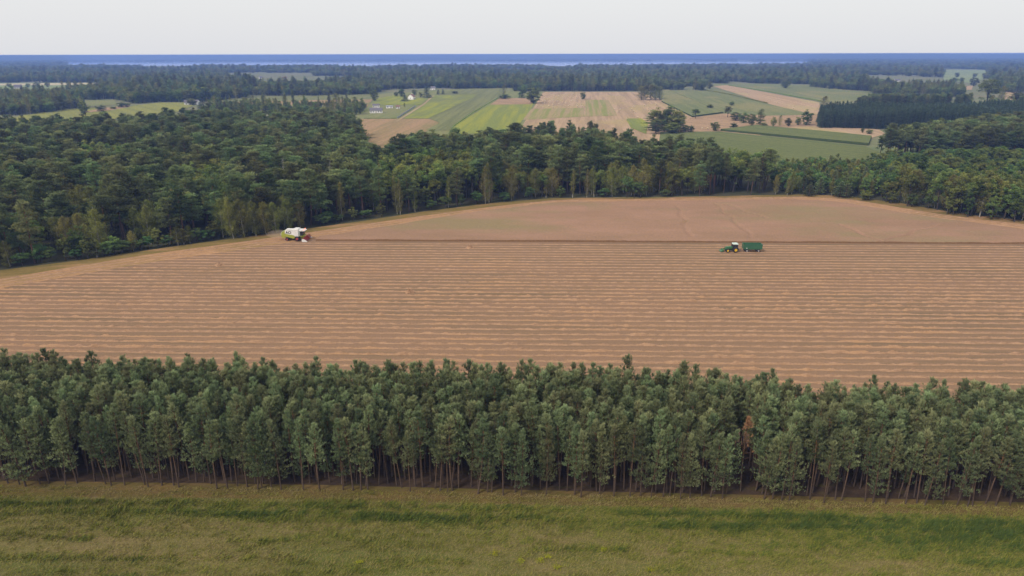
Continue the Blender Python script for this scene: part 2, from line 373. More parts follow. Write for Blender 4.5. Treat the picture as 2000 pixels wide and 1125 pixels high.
K = {}
K['young'] = Kind('plantation_pine', [young_pine(10 + i, 13.2 + .5 * (i % 4), .44 + .03 * (i % 4), [2.1, 1.8, 2.3, 2.0][i % 4]) for i in range(9)] + [young_pine(30 + i, 13., .17 + .06 * (i % 3), 2.1, True) for i in range(5)], 'bark_young', 'needle_young', 'pine tree')
K['pine'] = Kind('forest_pine', [forest_pine(50 + i, 20, [.5, .42, .34, .55, .28, .45][i], [1, 1.1, 1.0, 1.15, .9, 1.2][i]) for i in range(6)], 'bark_pine', 'needle_pine', 'pine tree')
K['birch'] = Kind('birch_tree', [birch(70 + i, 18, [1.9, 2.3, 2.7, 1.8][i], [.12, .07, .06, .16][i]) for i in range(4)], 'bark_birch', 'leaf_birch', 'birch tree')
K['broad'] = Kind('broadleaf_tree', [broadleaf(80 + i, 14, [3.6, 4.2, 3.1, 4.6][i]) for i in range(4)], 'bark_dark', 'leaf_broad', 'tree')
K['bright'] = Kind('young_broadleaf_tree', [broadleaf(90 + i, 9, [2.8, 3.4, 2.3][i], .06, 36, .36, 70) for i in range(3)], 'bark_dark', 'leaf_bright', 'tree')
K['low'] = Kind('broadleaf_bush_tree', [broadleaf(180 + i, 11, [3.0, 3.5, 2.6][i], .02, 46, .42, 75) for i in range(3)], 'bark_dark', 'leaf_broad', 'tree')
K['wide'] = Kind('birch_clump_tree', [birch(190 + i, 15.5, [3.3, 3.8, 3.0][i], .05, 44) for i in range(3)], 'bark_birch', 'leaf_birch', 'birch tree')
K['spruce'] = Kind('spruce_tree', [spruce(100 + i) for i in range(3)], 'bark_dark', 'needle_spruce', 'spruce tree')
#PART2
# ------------------------------------------------------------------ setting: ground, fields, water, hills
ra, rb = gp(650, 471), gp(1950, 477); RD = (rb - ra) / np.linalg.norm(rb - ra); RN = np.array([RD[1], -RD[0]])   # row direction, and towards the camera
RZ = math.atan2(RD[1], RD[0])
def sheet(name, poly, z, mat, h=0.0, side=None, kind='structure', label=None):
    poly = np.asarray(poly)
    bm = bmesh.new(); vs = [bm.verts.new((p[0], p[1], z + h)) for p in poly]; f = bm.faces.new(vs); f.normal_update()
    if f.normal.z < 0: f.normal_flip()
    if h:
        lo = [bm.verts.new((p[0], p[1], z)) for p in poly]; n = len(poly)
        for i in range(n):
            g = bm.faces.new((vs[i], vs[(i + 1) % n], lo[(i + 1) % n], lo[i])); g.material_index = 1 if side else 0
        bmesh.ops.recalc_face_normals(bm, faces=bm.faces)
    bmesh.ops.triangulate(bm, faces=[q for q in bm.faces if len(q.verts) > 4])
    me = bpy.data.meshes.new(name); bm.to_mesh(me); bm.free(); me.materials.append(mat)
    if side: me.materials.append(side)
    o = bpy.data.objects.new(name, me); COL.objects.link(o); tag(o, label, kind=kind); return o

M['land'] = m_field('land', (.15, .165, .085), (.20, .18, .11), .006, .02, 0, C=(.13, .16, .075), fine=.05)
sheet('ground', [(-22000, -60), (22000, -60), (22000, 15500), (-22000, 15500)], 0, M['land'])
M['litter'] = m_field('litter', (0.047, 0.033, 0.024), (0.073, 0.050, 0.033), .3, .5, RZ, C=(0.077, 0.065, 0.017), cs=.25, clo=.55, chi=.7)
M['moss'] = m_field('moss', (0.129, 0.090, 0.039), (0.099, 0.086, 0.022), .15, .8, 0, C=(0.146, 0.099, 0.039), cs=.3, clo=.48, chi=.62, fine=2.2, bump=.15)
M['green'] = m_field('green_soil', (0.172, 0.133, 0.060), (0.129, 0.120, 0.039), .06, .5, 0, C=(0.103, 0.112, 0.030), cs=.06, clo=.45, chi=.6, fine=2., bump=.2)
M['stubble'] = m_field('stubble', (0.261, 0.162, 0.101), (0.177, 0.122, 0.075), .012, .45, RZ, .34, .62, C=(0.232, 0.146, 0.092), cs=.03, clo=.42, chi=.6, fine=2.4, bump=.08)
M['gold'] = m_field('golden_stubble', (0.387, 0.224, 0.116), (0.309, 0.185, 0.096), .03, .4, RZ + .2, C=(0.255, 0.170, 0.078), cs=.05, clo=.5, chi=.65, fine=1.6, bump=.1)
M['margin'] = m_field('margin_grass', (0.220, 0.149, 0.055), (0.140, 0.113, 0.038), .05, .3, .2, C=(0.294, 0.179, 0.087), cs=.06, fine=.8, bump=.15)
M['floor'] = m_field('forest_floor', (0.075, 0.068, 0.042), (0.053, 0.060, 0.031), .1, .1, 0, fine=.8)

FRONT = [(-260, 945), (0, 950), (600, 958), (1000, 968), (1500, 979), (2000, 993), (2260, 1001)]
REAR_H = 13.0
REAR = [(-260, 690), (0, 694), (350, 696), (560, 706), (860, 713), (1150, 717), (1440, 728), (1640, 742), (2000, 748), (2260, 752)]
front = gpoly(FRONT); rear = gpoly(REAR, REAR_H)
EDGE = [(-400, 963), (0, 969), (600, 975), (1000, 985), (1500, 996), (2000, 1011), (2400, 1022)]
edge = gpoly(EDGE)
def side_ext(pl, d): return np.array([pl[0] - d * (pl[1] - pl[0]) / np.linalg.norm(pl[1] - pl[0])] + list(pl) + [pl[-1] + d * (pl[-1] - pl[-2]) / np.linalg.norm(pl[-1] - pl[-2])])
e2 = side_ext(edge, 60)
sheet('green_field', list(e2) + [(200, 25), (-200, 25)], .03, M['green'])
sheet('grass_path', list(e2) + list(side_ext(front, 60) + np.array([0, 1.5]))[::-1], .02, M['moss'])
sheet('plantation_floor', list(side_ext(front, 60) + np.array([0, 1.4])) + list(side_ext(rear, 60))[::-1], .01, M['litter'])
UPPER = [(-420, 618), (-200, 578), (0, 545), (130, 524), (250, 503), (350, 489), (450, 476), (540, 463), (620, 452), (700, 440), (830, 421), (960, 404), (1080, 391), (1300, 388), (1560, 384), (1660, 389), (1760, 406), (1860, 423), (2000, 438), (2200, 460), (2500, 492)]
upper = gpoly(UPPER)
field = np.array(list(upper) + list(side_ext(rear, 60) - np.array([0, 0.5]))[::-1])
sheet('forest_floor', gpoly([(-500, 640), (-420, 612), (0, 531), (350, 483), (700, 434), (1080, 387), (1560, 381), (1760, 402), (2000, 434), (2500, 485), (2500, 270), (1690, 300), (1310, 275), (1000, 245), (700, 240), (0, 231), (-500, 231)]), .02, M['floor'])
mar_top = gpoly([(-420, 606), (0, 528), (130, 512), (350, 480), (540, 455), (700, 433), (830, 413), (960, 397), (1080, 387), (1300, 385.5), (1560, 380), (1640, 382), (1760, 397), (1860, 415), (2000, 431), (2500, 482)])
sheet('grass_margin', list(upper) + list(mar_top)[::-1], .05, M['margin'])
sheet('stubble_field', field, .08, M['stubble'])

# headland: golden stubble along the wood
def offset(pl, d):
    t = np.gradient(pl, axis=0); t /= np.linalg.norm(t, axis=1)[:, None]; return pl + np.stack([t[:, 1], -t[:, 0]], 1) * d
def resample(pl, s):
    L = np.r_[0, np.cumsum(np.linalg.norm(np.diff(pl, axis=0), axis=1))]; q = np.arange(0, L[-1], s)
    return np.stack([np.interp(q, L, pl[:, 0]), np.interp(q, L, pl[:, 1])], 1)
def smooth(pl, k=9):
    p = np.pad(pl, ((k, k), (0, 0)), 'edge'); ker = np.ones(2 * k + 1) / (2 * k + 1)
    return np.stack([np.convolve(p[:, i], ker, 'valid') for i in (0, 1)], 1)
up = smooth(resample(upper, 2.), 6)
sheet('headland', list(up[::3]) + list(offset(up, 11)[::3])[::-1], .11, M['gold'])

# standing crop, 0.75 m tall
M['crop'] = m_field('crop_heads', (0.315, 0.190, 0.128), (0.253, 0.159, 0.101), .02, .05, RZ, C=(0.237, 0.179, 0.098), cs=.025, clo=.5, chi=.68, fine=1.3, bump=.25)
M['crop_side'] = m_field('crop_stalks', (0.182, 0.108, 0.057), (0.234, 0.138, 0.074), 2, 2, RZ)
C_TOP = gpoly([(622, 466.5), (700, 454), (800, 437.5), (930, 416), (1085, 398), (1300, 394.5), (1560, 391.5), (1650, 398), (1800, 425), (2000, 451), (2100, 463), (2200, 474), (2400, 479)], .0)
def uv(p): q = p - ra; return q @ RD, -(q @ RN)
ct = np.array([uv(p) for p in C_TOP]); uu = np.arange(ct[0, 0], ct[-2, 0], .9); vt = np.maximum(np.interp(uu, ct[:, 0], ct[:, 1]), .3)
uu0 = uu.copy(); vmaxf = smooth(np.c_[uu, vt], 8)[:, 1]; NV = 90; fr = np.linspace(0, 1, NV)
U = np.repeat(uu[:, None], NV, 1); Vv = vmaxf[:, None] * fr[None, :]
X = ra[0] + U * RD[0] - Vv * RN[0]; Y = ra[1] + U * RD[1] - Vv * RN[1]
Z = .72 + .16 * (vnoise(X / 1.1, Y / 1.1, 3) - .5) + .22 * (vnoise(X / 9, Y / 14, 5) - .5)
for (a0, a1) in (((1400, 400), (1475, 470)), ((1325, 405), (1350, 465)), ((1640, 440), (1720, 474)), ((1720, 474), (1830, 440)), ((1415, 400), (1500, 430))):   # old wheel tracks pressed into the crop
    A, B = gp(*a0), gp(*a1); d = B - A; L = np.linalg.norm(d); d /= L; q = np.stack([X - A[0], Y - A[1]], -1); s = q @ d; wob = 1.2 * (vnoise(s / 9, s * 0, 11) - .5) * 2
    e = np.abs(q @ np.array([-d[1], d[0]]) + wob); Z -= .62 * np.exp(-(e / .6) ** 2) * ((s > 0) & (s < L))
g = Geo(); nu = len(uu); ii = np.arange(nu - 1)[:, None] * NV; jj = np.arange(NV - 1)[None, :]
g.add(np.stack([X, Y, Z], -1).reshape(-1, 3), Q=np.stack([ii + jj, ii + NV + jj, ii + NV + jj + 1, ii + jj + 1], -1).reshape(-1, 4))
for col in (0, NV - 1):                                           # stalk walls at the cut edges
    top = np.stack([X[:, col], Y[:, col], Z[:, col]], 1); bot = top.copy(); bot[:, 2] = .09; k = np.arange(nu - 1)
    g.add(np.concatenate([top, bot]), Q=np.stack([k, k + 1, k + 1 + nu, k + nu], 1), m=1)
top = np.stack([X[-1], Y[-1], Z[-1]], 1); bot = top.copy(); bot[:, 2] = .09; k = np.arange(NV - 1)
g.add(np.concatenate([top, bot]), Q=np.stack([k, k + 1, k + 1 + NV, k + NV], 1), m=1)
tag(g.obj('standing_grain', [M['crop'], M['crop_side']], smooth=True), 'ripe uncut grain still standing beyond the last cut row', kind='stuff')

# straw windrows
M['straw'] = m_field('straw', (0.375, 0.233, 0.141), (0.279, 0.174, 0.107), .5, 1.2, RZ, C=(0.366, 0.220, 0.124), cs=.1, fine=3., bump=.12)
straw = Geo()
def mound(path, wd, ht, seed, lump=1.0):
    n = len(path); s = np.arange(n) * .35; t = np.gradient(path, axis=0); t /= np.linalg.norm(t, axis=1)[:, None]; nn = np.stack([-t[:, 1], t[:, 0]], 1)
    a = vnoise(s / 1.6, s * 0 + seed * 3.1, seed); b = vnoise(s / .6, s * 0 + seed * 1.7, seed + 9); c = vnoise(s / 14, s * 0, seed + 4)
    hh = ht * (.3 + lump * (1.25 * a ** 1.6 + .6 * b - .3)) * (.7 + .6 * c); hh = np.maximum(hh, .02)
    ww = wd * (.7 + .4 * a + .25 * (b - .5)); off = .45 * lump * (vnoise(s / 2.2, s * 0 + 5, seed + 2) - .5)
    rows = []
    for f, z in ((-1, 0), (-.6, .62), (-.15, 1), (.3, .95), (.7, .5), (1, 0)):
        jit = .18 * (rng.random(n) - .5) * (abs(f) < .9)
        p = path + nn * (off + f * ww + jit * .6 + f * 0)[:, None]; rows.append(np.c_[p, .085 + hh * z * (1 + 1.2 * jit) * (z > 0)])
    if lump > .6:                                              # loose stalks sticking out of the swath
        q = rng.integers(0, n, n * 5); e = rng.normal(0, .55, len(q)); ba = np.c_[path[q] + nn[q] * (off[q] + e * ww[q])[:, None], .09 + hh[q] * np.clip(1 - e * e, .1, 1)]
        dd = unit(len(q), rng); dd[:, 2] = np.abs(dd[:, 2]) * .6; Ls = rng.uniform(.2, .55, len(q))[:, None]; sd_ = np.cross(dd, np.array([[0, 0, 1.]])) * .05
        straw.add(np.stack([ba - sd_, ba + sd_, ba + dd * Ls], 1).reshape(-1, 3), T=np.arange(3 * len(q)).reshape(-1, 3))
    V = np.stack(rows, 1); k = np.arange(n - 1)[:, None] * 6; j = np.arange(5)[None, :]
    straw.add(V.reshape(-1, 3), Q=np.stack([k + j, k + 6 + j, k + 7 + j, k + 1 + j], -1).reshape(-1, 4), tint=rng.random())
inner = np.array(list(offset(up, 9)) + list(side_ext(rear, 60) - np.array([0, 1.]))[::-1])
n_rows = 0
for k in range(60):
    dist = 3.4 + 3.08 * k
    u = np.arange(-260, 420, .35); wig = .5 * (vnoise(u / 30, u * 0 + k, 77) - .5)
    P = ra + u[:, None] * RD + (dist + wig)[:, None] * RN
    px, _ = px_of(P[:, 0], P[:, 1]); ok = inside(P, inner) & (px > -560) & (px < 2560)
    if not ok.any(): continue
    idx = np.where(ok)[0]; seg = np.split(idx, np.where(np.diff(idx) > 1)[0] + 1)
    near = min(1, max(0, (dist - 15) / 45))
    for q in seg:
        if len(q) > 20: mound(P[q], .34 + .14 * near, .25 + .10 * near, 100 + k, .42 + .5 * near); n_rows += 1
for i, (d, wd) in enumerate(((1.6, .8), (4.6, .9), (7.8, .7))):
    pth = smooth(resample(offset(up, d), .35), 12); px, _ = px_of(pth[:, 0], pth[:, 1]); pth = pth[(px > -560) & (px < 2560)]
    mound(pth, wd, .24, 300 + i, .8)
tag(straw.obj('loose_straw', [M['straw']], smooth=True), 'straw lying in long windrows across the stubble', kind='stuff')
def straw_heap(px, py, w_, h_, label):
    r = np.random.default_rng(int(px)); g = Geo(); n = 26; m = 8
    th = np.arange(n) / n * 2 * np.pi; V = [[0, 0, h_]]
    for j in range(1, m + 1):
        q = j / m; rad = w_ * q * (1 + .18 * np.sin(3 * th + px) + .12 * r.normal(size=n)); z = h_ * (1 - q ** 1.6) * (1 + .25 * r.normal(size=n)) * (q < 1)
        V += list(np.c_[rad * np.cos(th), rad * np.sin(th) * .7, z])
    T = [[0, 1 + i, 1 + (i + 1) % n] for i in range(n)]; Q = [[1 + j * n + i, 1 + (j + 1) * n + i, 1 + (j + 1) * n + (i + 1) % n, 1 + j * n + (i + 1) % n] for j in range(m - 1) for i in range(n)]
    g.add(V, T=T, Q=Q); o = g.obj('straw_heap', [M['straw']]); p = gp(px, py); o.location = (*p, .085); tag(o, label, 'straw heap')
straw_heap(918, 485, 1.5, .8, 'low pile of straw in the rows nearest the uncut grain')
straw_heap(800, 572, 1.3, .9, 'round straw heap in the middle of the windrows')
straw_heap(428, 519, 1.6, .7, 'straw pile near the left headland below the birch clump')

# ------------------------------------------------------------------ foreground grass (blades, windblown to the right)
M['grass'] = None
m, t, out = nodes('grass_blades'); at = t.nodes.new('ShaderNodeAttribute'); at.attribute_name = 'tint'; cr_ = t.nodes.new('ShaderNodeValToRGB')
el = cr_.color_ramp.elements; el[0].position = 0; el[0].color = (.32, .25, .115, 1); el[1].position = 1; el[1].color = (.078, .118, .028, 1)
for p_, c_ in ((.33, (.26, .23, .066, 1)), (.6, (.215, .225, .038, 1)), (.82, (.135, .165, .030, 1))): e_ = el.new(p_); e_.color = c_
t.links.new(at.outputs['Fac'], cr_.inputs[0]); d_ = t.nodes.new('ShaderNodeBsdfDiffuse'); tr_ = t.nodes.new('ShaderNodeBsdfTranslucent'); mi_ = t.nodes.new('ShaderNodeMixShader'); mi_.inputs[0].default_value = .2
t.links.new(cr_.outputs[0], d_.inputs[0]); t.links.new(cr_.outputs[0], tr_.inputs[0]); t.links.new(d_.outputs[0], mi_.inputs[1]); t.links.new(tr_.outputs[0], mi_.inputs[2]); t.links.new(mi_.outputs[0], out.inputs[0]); M['grass'] = m
def blades():
    NB = 800000; y1 = edge[:, 1].max() + 4
    P = np.c_[rng.uniform(-118, 118, NB), rng.uniform(54, y1, NB)]
    ey = np.interp(P[:, 0], edge[:, 0], edge[:, 1]); de = ey - P[:, 1]
    px, py = px_of(P[:, 0], P[:, 1]); P = P[(de > -2.6) & (px > -520) & (px < 2520) & (py < 1320)]; 
    ey = np.interp(P[:, 0], edge[:, 0], edge[:, 1]); de = ey - P[:, 1]; x = P[:, 0]; y = P[:, 1]
    big = vnoise(x / 26, y / 2.4, 21); mid = vnoise(x / 10, y / .8, 22); sm = vnoise(x / 1.2, y / .8, 23)
    band = np.maximum(np.exp(-((de - 1.6 - .8 * (big - .5)) / .8) ** 2) * (.35 + .8 * vnoise(x / 9, y * 0, 31)), np.exp(-((de - 3.7 - .9 * (mid - .5)) / .75) ** 2) * (.2 + 1.0 * vnoise(x / 14, y * 0, 33))) + .35 * np.exp(-((de - 3.2) / 2.4) ** 2); right = np.clip((x - 10) / 70, 0, 1) * np.clip(1 - (de - 8) / 16, .2, 1)
    streak = np.exp(-((de - 9.5 - 2 * (vnoise(x / 25, x * 0, 41) - .5)) / .55) ** 2) * (vnoise(x / 9, x * 0, 42) > .42) + .8 * np.exp(-((de - 14 - 3 * (vnoise(x / 30, x * 0, 43) - .5)) / .7) ** 2) * (vnoise(x / 11, x * 0, 44) > .5)
    g_ = .27 + .30 * (big - .3) + .26 * (mid - .5) + .42 * (sm - .5) + .30 * band + .36 * right + .26 * streak + .12 * np.exp(-((de - 5) / 3.5) ** 2)
    tint = np.clip(g_ + rng.normal(0, .2, len(P)), 0, 1); mg = de < 0; tint = np.where(mg, np.clip(.22 + .5 * (mid - .4) + rng.normal(0, .15, len(P)), 0, 1), tint); gg = np.where(mg, .08 + .3 * (sm > .6), np.clip(g_, 0, 1))
    Lh = (.22 + .45 * gg + .3 * np.clip(sm - .5, 0, 1) + .35 * np.clip(band, 0, 1) * sm + .2 * streak) * rng.uniform(.7, 1.3, len(P)); keep = rng.random(len(P)) < .35 + .75 * gg
    P, tint, Lh, sm2 = P[keep], tint[keep], Lh[keep], vnoise(x / 6, y / 3, 51)[keep]; n = len(P)
    az = rng.normal(0, .9, n) - .25; lean = np.clip(rng.normal(.95, .3, n) + .5 * (sm2 - .5), .1, 1.4); d = np.stack([np.cos(az) * np.sin(lean), np.sin(az) * np.sin(lean), np.cos(lean)], 1)
    b = np.c_[P, np.full(n, .03)]; a2 = rng.uniform(0, 6.28, n); s = np.stack([np.cos(a2), np.sin(a2), 0 * a2], 1) * (.024 + .045 * Lh)[:, None]
    V = np.stack([b - s, b + s, b + d * Lh[:, None]], 1).reshape(-1, 3); g = Geo(); g.add(V, T=np.arange(3 * n).reshape(-1, 3), tint=np.repeat(tint, 3))
    tag(g.obj('grass', [M['grass']]), 'windblown grass in green and dry patches in front of the pine strip', kind='stuff')
blades()
M['weed'] = m_leaf('weed_leaves', (.20, .22, .012), (.34, .33, .025), .01, .2)
wl = [(968, 1085, 1.1, 'largest lime yellow weed clump in the dry grass, apart from the others'), (1016, 1099, .9, 'small lime yellow weed below the row of three in the grass'), (1055, 1096, .8, 'middle lime yellow weed of the three side by side in the grass'), (1070, 1090, .8, 'pale flat weed beside the middle yellow weed in the grass'), (1180, 1076, .7, 'lone lime yellow weed at the end of the dark grass streak'), (1088, 1111, .9, 'lime yellow weed nearest the bottom edge of the grass'), (1270, 1116, 1., 'pale lime weed low in the dry grass, right of the others'), (702, 1101, .8, 'lime weed standing alone in the left half of the grass')]
for i, (px, py, s_, lb) in enumerate(wl):
    r = np.random.default_rng(200 + i); n = 90; P = r.normal(0, 1, (n, 3)) * np.array([.32, .3, .12]) * s_; P[:, 2] = np.abs(P[:, 2]) + .25 * s_; V, Q, ti = leaves(P, r.uniform(.1, .2, n), r, r.random(n), .4); g = Geo(); g.add(V, Q=Q, tint=ti)
    root = empty('weed', (*gp(px, py), .03)); g.obj('leaves', [M['weed']], root)
    st = Geo()
    for k in range(6): V, Q = tube([(0, 0, 0), (r.normal(0, .1), r.normal(0, .1), .2 * s_), (*(r.normal(0, .25, 2)), .34 * s_)], [.015, .012, .006], 3); st.add(V, Q=Q)
    st.obj('stem', [M['leaf_bright']], root); tag(root, lb, 'weed')

# ------------------------------------------------------------------ pine plantation strip
poly = np.array(list(side_ext(front, 45)) + list(side_ext(rear, 45))[::-1]); fang = math.atan2(*(front[-2] - front[1])[::-1])
P = scatter(poly, 1.5, fang, .38, 1.75); fe = side_ext(front, 60); fy = np.interp(P[:, 0], fe[:, 0], fe[:, 1]); dep = P[:, 1] - fy
P = P[np.argsort(dep)]; dep = np.sort(dep); px, py = px_of(P[:, 0], P[:, 1], 8.)
gapc = gp(1462, 985); keep = ~((np.abs(P[:, 0] - gapc[0] - (dep - 4) * .12) < 1.9) & (dep < 9)) & ~((vnoise(P[:, 0] / 3.4, P[:, 1] / 3, 61) < .13) & (dep < 3)) & (px > -700) & (px < 2700)
P, dep, px = P[keep], dep[keep], px[keep]
hh = .955 + .12 * (vnoise(P[:, 0] / 12, P[:, 1] / 8, 62) - .5) + rng.normal(0, .04, len(P)) - .09 * np.exp(-dep / 2.5) - .16 * np.exp(-((P[:, 0] - gp(1640, 990)[0]) / 5) ** 2) * (dep > 12)
n_ind = 0; rest = []
for i in range(len(P)):
    ed = dep[i] < 2.3 and rng.random() < .34
    vi = int(rng.integers(9, 14)) if ed else int(rng.integers(0, 9)); s = hh[i] * (1 if not ed else .97)
    lx = rng.normal(0, .03); ly = rng.normal(0, .035)
    if dep[i] < 2.5: lx += .06 * rng.random() * 1.2; ly += -.10 * np.clip((400 - px[i]) / 500, 0, 1) * rng.random()
    rot = (lx, ly, rng.normal(0, .35) if ed else rng.uniform(0, 6.28)); scl = np.array([s * rng.uniform(.72, 1.06)] * 2 + [s])
    if n_ind < 298 and -40 < px[i] < 2040:
        n_ind += 1
        if dep[i] < 2.6: lb, gr = 'slim pine in the outer edge row of the plantation facing the green field', 'edge pines of the plantation strip'
        else: lb, gr = 'slim straight pine just inside the plantation behind its outer edge row', 'inner pines of the plantation strip'
        K['young'].place(vi, P[i, 0], P[i, 1], scl, rot, lb, gr)
    else: rest.append((P[i], scl, rot))
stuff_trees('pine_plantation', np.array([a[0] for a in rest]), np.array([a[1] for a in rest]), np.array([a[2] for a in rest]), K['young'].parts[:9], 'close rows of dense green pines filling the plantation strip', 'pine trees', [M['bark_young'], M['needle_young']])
kd = Kind('dead_pine', [young_pine(41, 13.2, .45, 1.5, dead=True)], 'bark_young', 'leaf_dead', 'pine tree')
p = gp(1446, 960); kd.place(0, p[0], p[1], (.95, .95, .98), (0, 0, 0), 'dead pine with rusty orange crown at the gap in the plantation', None)
ke = Kind('bare_pine', [(young_pine(43, 11, .5, 1.2, dead=True)[0], None)], 'bark_young', 'leaf_dead', 'pine tree')
p = gp(1478, 955); ke.place(0, p[0], p[1], (1, 1, 1), (0, .03, 0), 'bare dead pine stem with twigs only beside the rusty one', None)

# ------------------------------------------------------------------ woods beyond the field
def tops(pts, h): return [gp(x, y, h) for x, y in pts]
def bases(pts): return [gp(x, y) for x, y in pts]
zl = np.array(bases([(-320, 578), (0, 524), (120, 510), (260, 489), (350, 478), (470, 462), (560, 449), (620, 439), (700, 430), (830, 411), (960, 396), (1080, 385), (1300, 384), (1400, 383), (1500, 381)]) + tops([(1500, 306), (1400, 294), (1312, 287)], 15) + tops([(1290, 266), (1200, 248), (1150, 240), (1060, 235), (1030, 238), (1000, 256), (930, 260), (860, 258), (790, 267), (712, 290), (702, 240), (690, 222), (560, 214), (440, 218), (375, 219), (250, 227), (150, 234), (100, 232), (0, 231), (-320, 232)], 18))
zr1 = np.array(bases([(1503, 381), (1560, 381), (1640, 383), (1700, 390), (1745, 398)]) + tops([(1760, 318), (1690, 302), (1640, 298), (1560, 303), (1500, 308)], 11))
zr2 = np.array(bases([(1748, 400), (1770, 403), (1850, 419), (2000, 435), (2320, 467)]) + tops([(2320, 340), (2000, 330), (1900, 329), (1830, 336)], 15) + bases([(1752, 386)]))
zr2b = np.array(tops([(1700, 338), (1790, 352), (1900, 338), (2320, 340), (2320, 300), (2000, 296), (1850, 288), (1700, 300)], 8))
zr3 = np.array(bases([(1694, 311), (1760, 313), (1900, 315), (2320, 322)]) + tops([(2320, 215), (2000, 222), (1900, 232), (1800, 243), (1715, 252)], 18))
plan = []      # (x, y, kind, variant, h_scale, w_scale)
def pick(kind): return int(rng.integers(0, len(K[kind].var)))
def zone(poly, s, fn):
    P = scatter(poly, s, .3, .45); px, py = px_of(P[:, 0], P[:, 1], 10); P = P[(px > -420) & (px < 2420)]
    for x, y in P:
        k, h, wd = fn(x, y); plan.append((x, y, k, pick(k), h, wd))
zlf = zl[:15]
def d_edge(x, y): return float(np.min(np.hypot(zlf_d[:, 0] - x, zlf_d[:, 1] - y)))
zlf_d = resample(zlf, 2.5)
def f_l(x, y):
    n = vnoise(x / 28, y / 40, 71); n2 = vnoise(x / 9, y / 12, 72); d = d_edge(x, y); q = rng.random(); px_, _ = px_of(x, y)
    hs = rng.uniform(.78, 1.14)
    if 1015 < px_ < 1305 and y > 395: 
        if q < .62: return 'birch', rng.uniform(.72, .95), rng.uniform(.8, 1.05)
        return 'pine', hs * .88, rng.uniform(.9, 1.2)
    if n > .66 and n2 > .4: return ('wide' if q < .6 else 'broad'), rng.uniform(.8, 1.05), rng.uniform(.9, 1.15)
    if d < 7:
        if px_ > 1240: return 'pine', rng.uniform(.8, 1.), rng.uniform(.8, 1.05)
        if q < .30: return 'low', rng.uniform(.45, 1.2), rng.uniform(.65, 1.05)
        if q < .38: return 'birch', rng.uniform(.7, .95), rng.uniform(.8, 1.05)
        if q < .52 and d < 4: return 'bright', rng.uniform(.4, .8), rng.uniform(.8, 1.2)
        return 'pine', hs * .98, rng.uniform(1.0, 1.4)
    if n < .26 or q < .10: return 'broad', rng.uniform(1.0, 1.4), rng.uniform(1.0, 1.4)
    if q < .20: return ('birch' if q < .14 else 'wide'), rng.uniform(.9, 1.12), rng.uniform(.9, 1.3)
    return 'pine', hs, rng.uniform(1.15, 1.7)
def f_r1(x, y):
    q = rng.random(); d = vnoise(x / 12, y / 12, 75)
    if q < .2: return 'wide', rng.uniform(.5, .75), rng.uniform(.5, .75)
    if q < .45: return 'young', rng.uniform(.6, .85), rng.uniform(1.1, 1.4)
    if q < .7: return 'low', rng.uniform(.75, 1.1), rng.uniform(.75, 1.05)
    return 'bright', rng.uniform(.9, 1.35), rng.uniform(.9, 1.2)
def f_r2(x, y):
    q = rng.random()
    if q < .12: return 'birch', rng.uniform(.8, 1.), rng.uniform(1.0, 1.35)
    if q < .3: return 'wide', rng.uniform(.95, 1.15), rng.uniform(1.0, 1.3)
    if q < .62: return 'low', rng.uniform(1.25, 1.6), rng.uniform(1.2, 1.55)
    return 'broad', rng.uniform(1.1, 1.35), rng.uniform(1.0, 1.35)
def f_r2b(x, y):
    q = rng.random()
    return ('bright' if q < .78 else 'broad'), rng.uniform(.75, 1.1), rng.uniform(1.0, 1.4)
def f_r3(x, y):
    q = rng.random()
    if q < .1: return 'broad', rng.uniform(.9, 1.2), rng.uniform(.9, 1.1)
    return 'pine', rng.uniform(.8, 1.08), rng.uniform(1.15, 1.6)
zone(zl, 6.0, f_l); zone(zr1, 4.6, f_r1); zone(zr2, 5.0, f_r2); zone(zr2b, 5.0, f_r2b); zone(zr3, 5.8, f_r3)
def force(px, py, k, h, wd):
    x, y = gp(px, py); plan.append((x, y, k, pick(k), h, wd)); forced.append((x, y, k))
forced = []
